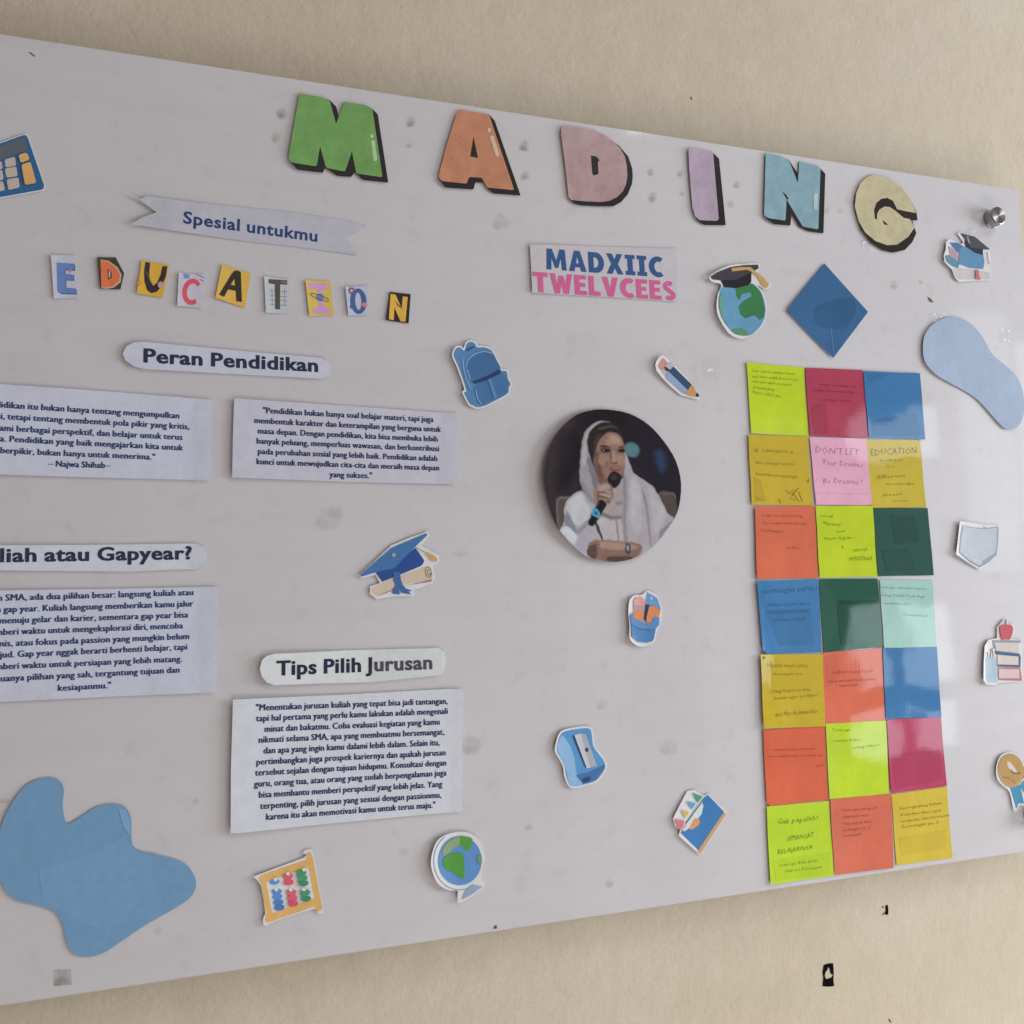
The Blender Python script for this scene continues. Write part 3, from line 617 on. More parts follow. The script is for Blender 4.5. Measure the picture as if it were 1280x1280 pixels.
t.layer('tassel_cord', z(stroke([(598,228),(640,252),(685,278)], 5)), (130,110,90)); t.layer('tassel', z([(676,272),(700,275),(762,308),(786,330),(772,354),(730,338)]), (184,140,86)); t.layer('button', z(ellipse(415, 295, 18, 17, 12)), (150,138,128))
# pencil
z = lambda pts: Q(800, 430, .078125, pts)
t = sticker('short blue pencil sticker with pink eraser and sharpened tip, above the round portrait', z([(218,350),(235,290),(290,215),(340,186),(400,222),(545,345),(700,500),(825,640),(890,750),(955,885),(930,900),(820,870),(640,825),(480,690),(330,545),(240,440)]), (1.6, 2.5, .2, .5, .4))
t.layer('eraser', rc(z([(335,235),(362,235),(432,312),(375,385),(322,445),(262,372),(262,350)]), 1), (186,132,124)); t.layer('ferrule', z([(430,308),(470,292),(535,352),(528,385),(440,450),(400,540),(322,462)]), (168,166,180)); t.layer('ferrule_band', z([(368,382),(395,372),(455,415),(440,452),(385,432)]), (52,60,76))
t.layer('body', z([(525,372),(815,655),(752,745),(435,445)]), (52,74,108)); t.layer('body_side', z([(435,445),(752,745),(725,805),(680,795),(395,550),(410,500)]), (136,154,192)); t.layer('wood', z([(812,650),(850,690),(888,785),(875,850),(790,840),(722,800),(752,742)]), (190,142,90)); t.layer('lead', z([(892,785),(910,800),(932,845),(915,850),(872,848),(880,815)]), (34,31,38))
# globe with mortarboard
z = lambda pts: Q(860, 300, .1953, pts)
t = sticker('globe sticker wearing a black graduation cap, left of the blue diamond', z(catmull([(122,242),(175,205),(258,166),(350,155),(440,152),(455,180),(440,215),(522,282),(512,312),(485,318),(440,290),(470,340),(497,410),(497,480),(468,560),(380,626),(320,634),(250,600),(185,500),(172,430),(182,350),(205,300),(190,282),(145,274)], 2)), (1.6, 3.2, .3, 0, 1.2))
t.layer('ocean', z(catmull([(212,305),(300,285),(400,280),(452,322),(485,400),(488,480),(460,550),(420,592),(382,615),(310,612),(262,582),(212,512),(186,430),(192,350)], 4)), (96,146,184))
t.layer('land', z([(298,305),(400,280),(452,325),(470,360),(486,450),(478,500),(450,515),(430,490),(410,487),(362,505),(330,480),(318,430),(345,395),(400,365),(402,345),(385,338),(340,350),(322,388),(304,360)]), (58,116,76)); t.layer('land', z([(288,572),(340,566),(372,590),(382,612),(350,616),(310,610),(270,585)]), (88,134,104)); t.layer('land', z([(190,372),(214,338),(225,360),(215,420),(222,500),(250,560),(205,500),(190,440)]), (98,150,140))
t.layer('cap_crown', z([(202,262),(300,240),(400,212),(398,272),(380,292),(300,312),(222,306)]), (36,34,42)); t.layer('cap_board', z([(132,242),(180,212),(262,180),(350,166),(442,162),(447,184),(390,216),(300,258),(205,264),(148,260)]), (62,60,70))
t.layer('tassel', z([(270,186),(330,178),(392,177),(425,205),(470,240),(512,286),(506,304),(488,312),(462,285),(440,245),(400,208),(370,194),(275,206)]), (188,150,94))
# books, cap and scroll
z = lambda pts: Q(1130, 260, .1172, pts)
t = sticker('blue book sticker topped by a dark graduation cap, beneath the steel knob', z([(400,520),(425,450),(430,370),(470,340),(600,392),(622,370),(555,275),(590,262),(740,300),(915,448),(905,470),(915,620),(912,775),(570,792),(520,740),(495,665),(410,585)]), (1.6, 2.4, .3, 0, .4))
t.layer('scroll', z([(505,655),(560,640),(900,690),(905,762),(580,768),(530,740)]), (196,190,200)); t.layer('pages', z([(450,410),(490,430),(560,480),(560,575),(500,568),(468,530)]), (172,150,168)); t.layer('open_cover', z([(416,520),(450,512),(540,560),(575,610),(560,648),(500,632),(430,580)]), (96,140,168)); t.layer('cover_edge', z([(470,376),(560,378),(612,410),(580,470),(560,480),(500,420)]), (76,118,160))
t.layer('book_cover', z([(575,460),(610,412),(700,440),(830,485),(846,580),(832,655),(690,645),(565,600)]), (94,142,184)); t.layer('cap_crown', z([(640,345),(700,420),(828,445),(826,508),(740,482),(650,422),(634,385)]), (52,56,64)); t.layer('cap_board', z([(588,273),(740,312),(905,450),(830,446),(700,428),(645,350)]), (76,82,90))
t.layers('tassel_cord', [z(stroke([(662,305),(670,350),(688,385)], 8))], (190,192,198)); t.layers('tassel_cord', [z(stroke([(870,475),(878,550),(895,610)], 7))], (112,112,120)); t.layer('scroll_ribbon', z([(745,662),(780,668),(785,730),(802,775),(745,765),(750,720)]), (196,112,116))
# shirt pocket
z = lambda pts: Q(1170, 620, .09375, pts)
t = sticker('pale shield shaped pocket sticker with grey outline, at the right side', z([(290,340),(420,350),(620,385),(835,398),(822,600),(802,800),(700,880),(572,990),(420,900),(232,778),(258,600)]), (1.8, 3.0, .2, .2, .8))
t.layer('outline', z([(325,388),(470,420),(630,430),(818,408),(812,600),(792,785),(690,880),(560,955),(420,880),(272,758),(288,580)]), (138,154,174)); t.layer('cloth', z([(338,396),(470,430),(630,440),(800,424),(794,600),(776,772),(682,855),(562,930),(430,858),(288,748),(304,580)]), (186,192,210)); t.layer('pocket_shading', z([(790,745),(776,785),(680,865),(590,922),(600,870),(680,820)]), (146,162,184)); t.layer('notch', z([(612,402),(640,420),(655,402),(636,436)]), (140,142,156))  # shading drawn as a darker strip at the pocket's lower right
# books with apple
z = lambda pts: Q(1200, 750, .1016, pts)
t = sticker('stack of books sticker with a red apple on top, at the right edge', z([(440,330),(480,290),(520,235),(560,235),(580,290),(645,300),(648,400),(620,480),(745,490),(750,620),(752,1000),(650,1010),(450,1015),(430,1040),(300,1038),(255,985),(265,720),(280,560),(330,490),(440,470)]), (1.8, 2.8, .2, .2, .3))
t.layer('flask', rc(z([(288,705),(425,700),(440,1015),(305,1015),(288,980)]), 1), (168,190,212)); t.layers('pencils', [z(stroke([(318,700),(312,640)], 14)), z(stroke([(352,705),(358,600)], 16)), z(stroke([(392,705),(375,600),(410,580)], 12))], (150,124,126))
t.layer('book_cover', z([(378,495),(730,498),(732,522),(400,520),(420,560),(420,600),(395,590)]), (140,150,168)); t.layer('pages', z([(400,520),(700,525),(700,645),(425,622),(422,570)]), (206,197,198))
t.layer('book_cover', z([(412,625),(712,658),(728,700),(724,822),(440,815),(440,792),(700,800),(700,692),(420,668)]), (76,104,144)); t.layer('pages', z([(440,672),(700,694),(700,798),(440,790)]), (210,200,204))
t.layer('book_cover', z([(450,825),(722,826),(742,992),(452,982),(460,962),(712,965),(705,850),(452,842)]), (184,122,136)); t.layer('pages', z([(452,843),(705,851),(712,962),(452,960)]), (212,190,196))
t.layer('apple', z(catmull([(470,330),(505,302),(545,312),(590,300),(628,335),(622,410),(590,485),(545,480),(500,488),(476,420)], 4)), (196,92,106)); t.layer('apple_stem', z([(534,240),(550,240),(546,312),(532,312)]), (110,92,90))
# award rosette
z = lambda pts: Q(1200, 920, .09375, pts)
t = sticker('gold award rosette sticker with blue ribbon tails, lowest at the right edge', z(catmull([(455,460),(480,330),(540,245),(650,212),(760,250),(830,350),(960,380),(1050,480),(1080,700),(1060,860),(900,900),(835,925),(770,925),(730,1005),(690,960),(640,740),(540,650),(475,570)], 3)), (1.6, 1.6, .3, 0, .4))
t.layer('ribbon_tail', z([(640,660),(790,650),(838,895),(765,895),(732,968),(700,860)]), (74,142,184)); t.layer('ribbon_tail', z([(780,650),(880,540),(1020,800),(960,820),(930,870),(830,740)]), (82,146,186))
t.layer('tab', z(catmull([(820,420),(880,400),(960,430),(960,520),(880,560),(820,550)], 3)), (150,118,78)); t.layer('medal', z(ellipse(658, 455, 178, 226, 36, -8)), (182,152,108)); t.layer('medal_rim', z(ellipse(650, 440, 150, 196, 30, -8)), (176,146,98)); t.layer('medal_highlight', z([(600,335),(645,338),(745,470),(735,488),(700,480),(640,440),(615,410)]), (206,196,198))  # pale highlight painted flat on the medal
t.layer('medal_fold', z([(530,530),(620,545),(700,600),(740,640),(650,570),(560,548)]), (150,120,82)); t.layer('medal_fold', z([(640,430),(700,480),(800,485),(770,505),(690,498)]), (140,110,76))
# pencil pot
z = lambda pts: Q(760, 720, .078125, pts)
t = sticker('blue pencil pot sticker holding an orange pencil and ruler, under the round portrait', z(catmull([(300,600),(318,400),(400,315),(530,300),(612,236),(710,262),(805,350),(855,560),(820,780),(755,960),(730,1060),(600,1122),(450,1115),(320,1000),(318,800)], 3)), (1.6, 3.0, .3, 0, .6))
t.layer('ruler', z([(615,255),(775,352),(832,520),(820,560),(700,640),(590,740),(560,720),(580,430)]), (104,144,196)); t.layer('slot', z([(578,450),(655,462),(610,700),(552,712)]), (50,62,108)); t.layer('shine', z(ellipse(682, 360, 14, 24, 10, -20)), (190,200,215))
t.layer('pencil', z([(385,540),(568,545),(548,735),(450,722),(382,660)]), (204,126,92)); t.layer('ferrule', z([(388,460),(575,482),(570,548),(384,535)]), (158,144,152)); t.layer('eraser', z([(386,462),(385,400),(430,342),(530,335),(582,390),(574,482)]), (204,144,140)); t.layer('clip', z([(640,492),(690,470),(822,545),(800,652),(700,632),(680,745),(598,742),(600,660)]), (208,130,84))
t.layer('pot_body', z([(345,745),(560,845),(748,835),(712,1010),(690,1040),(600,1066),(460,1050),(350,965)]), (78,120,174)); t.layer('pot_rim', z([(322,650),(360,580),(400,682),(560,742),(680,752),(712,655),(806,660),(800,780),(742,845),(600,862),(500,845),(345,755)]), (90,130,180)); t.layer('rim_line', z([(380,780),(500,840),(650,855),(740,840),(650,868),(500,855)]), (58,94,146))
# sharpener
z = lambda pts: Q(670, 890, .1953, pts)
body = z(catmull([(160,132),(240,110),(330,103),(352,135),(362,215),(400,270),(432,315),(436,360),(382,435),(300,462),(240,474),(208,458),(185,400),(178,345),(150,290),(125,245),(132,195)], 3))
t = sticker('blue pencil sharpener sticker with grey blade, below centre of the board', offset(body, 2.4), (1.6, 2.6, .2, 0, .4))
t.layer('body', body, (82,136,188)); t.layer('side_facet', z(catmull([(160,148),(190,180),(222,235),(242,300),(248,360),(262,410),(295,458),(240,472),(205,455),(180,350),(128,240),(140,180)], 3)), (132,164,204)); t.layer('front_facet', z([(250,402),(330,385),(434,335),(435,360),(380,433),(295,458)]), (62,104,156))
t.layer('slot', z([(228,152),(242,145),(322,358),(308,350)]), (42,62,108)); t.layer('blade', z([(240,145),(285,134),(385,345),(320,358)]), (186,182,194)); t.layer('blade_side', z([(283,135),(312,140),(386,345),(345,352)]), (158,160,172)); t.layer('screw', z(ellipse(320, 240, 11, 14, 12)), (60,60,72)); t.layer('pencil_hole', z(ellipse(320, 430, 26, 14, 14, -25)), (44,66,104))
# crayon box
z = lambda pts: Q(670, 890, .1953, pts)
t = sticker('blue crayon box sticker with four crayon tips, right of the sharpener', z([(868,680),(915,590),(962,505),(1010,495),(1070,535),(1098,520),(1218,632),(1215,650),(1048,912),(985,860),(906,788),(915,752),(880,720)]), (1.5, 1.6, .3, 0, .4))
t.layer('box_front', z([(918,770),(1068,548),(1095,528),(1198,636),(1040,888)]), (62,116,176)); t.layer('box_edge', z([(1197,638),(1212,650),(1046,906),(1030,886)]), (190,152,112)); t.layer('crayon_window', z([(925,745),(1055,555),(1066,600),(1055,650),(1000,722),(940,762)]), (196,206,214)); t.layer('orange_crayon', z(catmull([(1010,680),(1038,685),(1038,715),(1000,745),(975,745),(990,710)], 3)), (208,142,96))
t.layers('box_line', [z(stroke([(925,748),(1066,560)], 7))], (96,112,128))
for q, c in (([(995,514),(1062,540),(1026,578)], (74,146,124)), ([(956,568),(1018,582),(990,622)], (92,150,192)), ([(920,622),(972,636),(946,680)], (200,166,92)), ([(874,680),(942,692),(912,746)], (196,112,128))): t.layer('crayon_tip', z(q), c)
t.layer('red_crayon', z([(915,742),(942,700),(955,720),(932,755)]), (206,150,166))
# abacus
z = lambda pts: Q(300, 1020, .25, pts)
t = sticker('abacus sticker with blue, red and green beads in an orange frame', z(catmull([(74,305),(90,290),(320,205),(314,185),(322,170),(350,166),(364,185),(390,330),(416,470),(408,485),(385,482),(368,462),(160,528),(130,545),(114,528),(118,495),(125,478),(104,345)], 2)), (1.4, 1.8, .3, 0, .4))
t.layer('frame', z([(88,305),(105,292),(332,216),(330,182),(350,176),(362,200),(412,462),(396,474),(382,470),(372,450),(160,522),(135,530),(124,520),(130,482),(108,342)]), (202,148,90), holes=[z([(130,328),(342,254),(372,410),(160,482)])])
for cx, cy, c in ((172,326,(88,128,180)), (183,375,(78,120,178)), (187,400,(78,120,178)), (192,428,(70,108,166)), (197,454,(66,102,158)), (240,299,(200,84,100)), (243,328,(192,76,94)), (256,378,(200,84,100)), (260,406,(196,78,96)), (265,434,(186,74,90)), (305,280,(66,126,92)), (311,306,(72,132,98)), (316,332,(60,118,86)), (324,378,(66,126,92)), (328,408,(60,118,86))):
    t.layer('bead', z(ellipse(cx, cy, 26, 15, 14, -6)), c)
t.layers('bead_gap', [z(ellipse(cx, cy, 9, 9, 8)) for cx, cy in ((176,312), (180,362), (238,284), (252,364), (318,264), (318,362))], (196,188,194))
# globe on a stand
z = lambda pts: Q(520, 1020, .09375, pts)
t = sticker('desk globe sticker with green land on a silver stand, low on the board', z(catmull([(185,650),(200,480),(270,320),(390,240),(560,205),(740,235),(870,370),(910,560),(860,760),(900,905),(860,960),(740,1060),(600,1140),(545,1130),(545,1040),(540,985),(400,970),(260,860)], 3)), (2.2, 3.6, .3, 0, 1.6))
t.layer('meridian_arc', z(ellipse(575, 585, 350, 385, 30, 0, 60, 235) + ellipse(575, 585, 300, 335, 30, 0, 60, 235)[::-1]), (196,200,216)); t.layers('arc_edge', [z(stroke(ellipse(575, 585, 352, 388, 30, 0, 60, 235), 14))], (140,142,164))
t.layer('stand', z([(600,1095),(640,1000),(690,935),(740,900),(872,928),(760,1015),(640,1085)]), (132,148,178)); t.layer('ocean', z(ellipse(575, 585, 292, 326, 36)), (88,128,180))
t.layer('land', z(catmull([(560,268),(640,262),(745,300),(715,420),(670,458),(640,440),(600,395),(560,375)], 3)), (80,136,66)); t.layer('land', z([(340,440),(400,350),(500,285),(575,268),(572,378),(500,410),(440,470),(370,520),(345,510)]), (128,144,108)); t.layer('land', z(catmull([(345,600),(370,530),(450,490),(560,475),(630,520),(632,640),(640,720),(625,810),(570,808),(480,742),(380,690)], 3)), (78,134,62)); t.layer('land', z([(800,530),(830,505),(864,512),(868,610),(845,642),(812,600)]), (96,136,104))

# ================================================================== sticky notes
PEN = {'lime': (92,108,30), 'mus': (112,92,30), 'pink': (140,104,128), 'or': (138,56,40), 'blue': (44,92,150), 'mag': (124,44,66), 'mint': (96,124,126), 'grn': (26,74,62)}
LIME, MAG, BLU, MUS, PNK, ORG, GRN, MNT = (180,200,40), (166,60,88), (58,116,172), (186,160,38), (218,162,192), (202,100,72), (32,84,70), (158,198,194)
N = [
 ([(932.2,453.2),(1004.3,459.3),(1010,545),(937.9,541.8)], LIME, 'lime', 'lime note with five lines of writing, first in the top row of sticky notes',
   [('Gak semua impian harus',939,465,993,469,3.4),('tapi kalo tidak kamu kejar',939.5,472,998,476.5,3.4),('kau tak akan menjadi',940,478.5,988,482.5,3.4),('diri kamu yang',940,486,967,488.5,3.6),('baru coba! yu',940,492,974,497,4.2)]),
 ([(1005.7,460),(1077.4,462.7),(1084,547.8),(1011.4,544.9)], MAG, 'mag', 'dark magenta note in the middle of the top row of sticky notes',
   [('tetap semangat ya',1023,482,1068,485,3.4),('jangan menyerah dulu',1016,489,1066,492,3.2),('semoga lulus',1024,501,1062,503,3.4)]),
 ([(1078,464),(1148.5,466.8),(1155,549.6),(1084.5,547.9)], BLU, 'blue', 'blue note at the right end of the top row of sticky notes', []),
 ([(934.2,543.6),(1009.4,545.6),(1015,632),(938.3,631.3)], MUS, 'mus', 'mustard note with a scribbled figure, first in the second row of sticky notes',
   [('Q  education is',941,564.5,991,567,4.4),('the passport to',943,580,992,582,4),('human journeys',944,594,996,598,4.2),('doa',943,625,952,626,3.6)]),
 ([(1010.8,546.6),(1081.5,548.9),(1088.6,631.4),(1019,631)], PNK, 'pink', "pink note reading DON'T LET your dreams, in the second row of sticky notes",
   [("DON'T LET",1018,566.5,1072,569.5,8.5),('Your Dreams',1026,581,1077,584.5,7),('Be Dreams !',1028,604,1076,606,7.5),('------ ---- ------ ------',1023,617.5,1084,618.5,3)]),
 ([(1082,549.8),(1149.5,550.2),(1157,634),(1089,634.9)], (190,172,62), 'mus', 'yellow note with blocky lettered first line, at the right end of the second row',
   [('EDUCATION',1088,569.5,1145,567,8.5),('PUSPATI',1100,577.5,1127,577,3.4),('is a',1108,584.5,1117,584.5,3),('different',1094,599,1131,596.5,5),('knowledge',1107,606.5,1142,606,3.2),('invest',1102,621,1127,619,4),('you to me',1115,627.5,1134,627,2.6)]),
 ([(942,633.8),(1017.5,632.4),(1021.6,722.6),(944.8,723.6)], ORG, 'or', 'orange note with three lines and a signature, first in the third row of sticky notes',
   [('Ya aku itu sedang seneng',950,646,1002,646.5,3.8),('tapi jangan takut bila kau',952,655,1007,656,3.6),('kehilangan',950.5,664.5,978,666,3.8),('- by Dino',979.5,686.5,1000,686.5,4)]),
 ([(1018,632.4),(1089.6,632.4),(1095,720.5),(1023.2,722.4)], LIME, 'lime', 'lime note with centred writing and SAYANG lines, middle of the third row',
   [('Semoga',1024,646.5,1040,646.5,3.4),('"Harapan"',1026,656,1051,658,4.6),('untuk',1044,666,1055,665,3),('masa depan !',1029,675,1067,674,4.6),('&',1050,686,1053,686,4),('SEMOGA',1065,690.5,1083,688.5,4.2),('MENYERAH',1060.5,701,1088,700.5,5.6)]),
 ([(1090.2,634.6),(1158.7,635.2),(1166.2,719),(1096.7,720.3)], (40,82,74), 'grn', 'plain green note at the right end of the third row of sticky notes', []),
 ([(944,726.6),(1022.2,724),(1026,815),(957,817.2),(951.5,812)], BLU, 'blue', 'blue note with faint writing, first in the fourth row of sticky notes',
   [('semangat terus!',952,742,1020,738,7),('kalian pasti bisa',958,758,1012,756,5),('menggapai mimpi',960,767,1010,765,5),('kalian semua',966,777,1006,775,4.6)]),
 ([(1023.2,724),(1096.3,723.2),(1102.4,808.9),(1072,811),(1040,814.5),(1029,815.4)], GRN, 'grn', 'plain dark green note in the middle of the fourth row of sticky notes', []),
 ([(1098.8,724.6),(1164.8,725.6),(1169.4,809),(1103.8,810)], MNT, 'mint', 'mint note with three lines and a signature, right end of the fourth row',
   [('Semoga , kita jadi manusia',1099.5,735,1157,737.5,3.2),('yang lebih baik lagi',1100,745,1154,747,3.2),('semoga kita sukses',1102,755,1138,756.5,3.4),('(Orang Sukses)',1128.5,769.5,1158,771,3.2)]),
 ([(948.4,818),(1027.2,817.5),(1030,907.6),(952.4,910.5)], (186,162,38), 'mus', 'mustard note with cursive writing and a round dot, first in the fifth row',
   [('Hiduplah untuk sebuah',957,833.5,1008,834,5),('memanjati doa',965,844,1001,843.5,4),('Orang hebat itu bisa',959,866,1012,863.5,4.6),('mimpi agar berilmu',966,874.5,1019,870.5,4.4),('- dari Mas Ridwanullah',963,896,1020,891,6)]),
 ([(1027.6,815.8),(1085,812),(1101.6,809.4),(1105.5,900.6),(1030.5,904.6)], (208,106,84), 'or', 'salmon orange note with three centred lines, middle of the fifth row',
   [('jadilah yang lebih',1039,842,1090,840,3.6),('yang membuat kau senang',1036,853,1094,850,3.6),('sampai jumpa',1048,858.5,1072,857,3.6)]),
 ([(1102.2,809.8),(1169.8,808.3),(1175.5,896.3),(1106,898.4)], BLU, 'blue', 'blue note at the right end of the fifth row of sticky notes', []),
 ([(952.8,912),(1030.5,907.6),(1034.8,1000),(961,1006.7),(957,1003)], (204,94,66), 'or', 'orange note with two long lines low on it, first in the sixth row',
   [('semoga kalian sukses ya',964,938.5,1018,937,3.4),('tetap semangat belajar terus jangan lupa',959,946.5,1028,945,3.2),('- dari T',1016,958.5,1030,957.5,3)]),
 ([(1031,904.6),(1106.6,900.6),(1109.9,991.4),(1036,998.6)], (182,208,48), 'lime', 'lime note with three short lines, middle of the sixth row of sticky notes',
   [('Tetap jaga',1039,914,1062,913.5,3.6),('semangat & like a',1040,927.5,1076,925.5,3.4),('orang sukses',1064,936.5,1098,932,3.8)]),
 ([(1107,899.5),(1174.8,896.3),(1182,982),(1112.5,991)], (180,68,104), 'mag', 'magenta pink note at the right end of the sixth row of sticky notes', []),
 ([(957,1007.5),(1035.5,1001),(1041.4,1094),(961.6,1105)], (176,204,38), 'lime', 'lime note with large lettering, leftmost of the bottom row of sticky notes',
   [('Gak papalah!',970,1030,1021,1025,6.5),('SEMANGAT',983,1051,1016,1046,6),('BELAJARNYA',971,1067,1015,1061,6),('semoga kita bisa',972,1083,1020,1077,4.4),('sukses bersama',980,1090,1026,1085,4.4)]),
 ([(1036.5,999),(1112.4,991.6),(1115.6,1084.4),(1041.8,1093.3)], (204,108,88), 'or', 'salmon orange note with five short lines, middle of the bottom row',
   [('Semoga yang di',1050,1014,1094,1011,3.6),('impikan kita',1053,1022,1085,1020,3.4),('tercapai dan',1053,1031,1088,1028,3.6),('bahagia ya :)',1053,1039,1086,1035,3.6),('semangat',1053,1046,1076,1043,3.6)]),
 ([(1113.5,992.7),(1183,982.8),(1189.8,1071.8),(1119.8,1081.3)], (204,182,70), 'mus', 'yellow note with four lines of writing, at the right end of the bottom row',
   [('Semoga yang kalian',1124,1012,1176,1005,3.6),('di impikan akan cepat',1124,1020,1176,1014,3.4),('tercapai dan selalu di permudah',1125,1028,1186,1020,3.4),('Semangat ya :)',1126,1035,1172,1029,3.6)]),
]
GLUE_AND_GLARE = {1: [([(.05,.55),(.30,.50),(.34,.95),(.08,.97)], .93)], 2: [([(.06,.74),(.88,.60),(.93,.95),(.08,.96)], .90), ([(.05,.04),(.5,.03),(.1,.16)], .93)], 3: [([(.06,.6),(.18,.66),(.24,.95),(.05,.96)], .92)],  # glue blotches, plus darker areas painted where the window's reflection stops
        8: [([(.3,.1),(.75,.12),(.8,.5),(.35,.55)], .90), ([(.1,.62),(.6,.6),(.7,.92),(.15,.93)], .93)], 9: [([(.1,.42),(.85,.40),(.88,.9),(.3,.93)], .93)], 10: [([(.3,.3),(.97,.32),(.97,.37),(.3,.36)], .80), ([(.28,.38),(.5,.38),(.52,.9),(.3,.92)], .88)],
        13: [([(.05,.06),(.3,.04),(.32,.5),(.06,.52)], .96)], 17: [([(.05,.48),(.92,.46),(.93,.9),(.08,.95)], .93)], 18: [([(.06,.7),(.95,.68),(.93,.97),(.08,.97)], .96)], 20: [([(.08,.62),(.92,.6),(.9,.86),(.1,.88)], .96)]}
for i, (q, c, pk, lab, txt) in enumerate(N):
    r, cc = divmod(i, 3)
    lift = (.9 + .30*((i*7) % 5), (2.0 if cc == 0 else .3)*random.uniform(.5, 1.1), random.uniform(0, .25), random.uniform(-.1, .1), random.uniform(.1, .7))
    P = []
    for k in range(len(q)):                       # edges of cut paper are never quite straight
        a, b = np.array(q[k]), np.array(q[(k+1) % len(q)]); P.append(tuple(a)); n_ = np.array([-(b-a)[1], (b-a)[0]]) / 75
        if np.linalg.norm(b-a) > 40: P += [tuple(a + (b-a)*f + n_*random.uniform(-.35, .35)) for f in (.3, .65)]
    t = Thing('sticky_note', lab, 'sticky note', q, lift, group='sticky notes in seven rows of three', mat=M_NOTE, wav=.06)
    t.sheet('note_paper', P, c)
    def on(a, b): return tuple((np.array(q[0])*(1-a) + np.array(q[1])*a)*(1-b) + (np.array(q[-1])*(1-a) + np.array(q[2])*a)*b)
    for poly, k in GLUE_AND_GLARE.get(i, ()): t.layer('darker_patch', [on(a, b) for a, b in poly], tuple(v*k for v in c))
    if txt: t.text('handwriting', [('', s_, x0, y0, x1, y1, h_) for s_, x0, y0, x1, y1, h_ in txt], tuple(.8*a+.2*b for a, b in zip(PEN[pk], c)), -.010, .15, 1, .09)
    if i == 3: t.layers('scribble', [stroke(Q(930, 540, .125, a), .7) for a in ([(410,580),(440,620),(500,575),(470,640),(540,560)], [(460,660),(500,690),(490,620),(545,700)], [(540,600),(575,700)], [(335,690),(345,675),(360,685),(350,700),(362,715)], [(625,500),(640,470),(645,500),(630,510)])], PEN['mus'])
    if i == 12: t.layer('ink_dot', ellipse(952.6, 822, 1.8, 1.8, 10), (84,70,30))

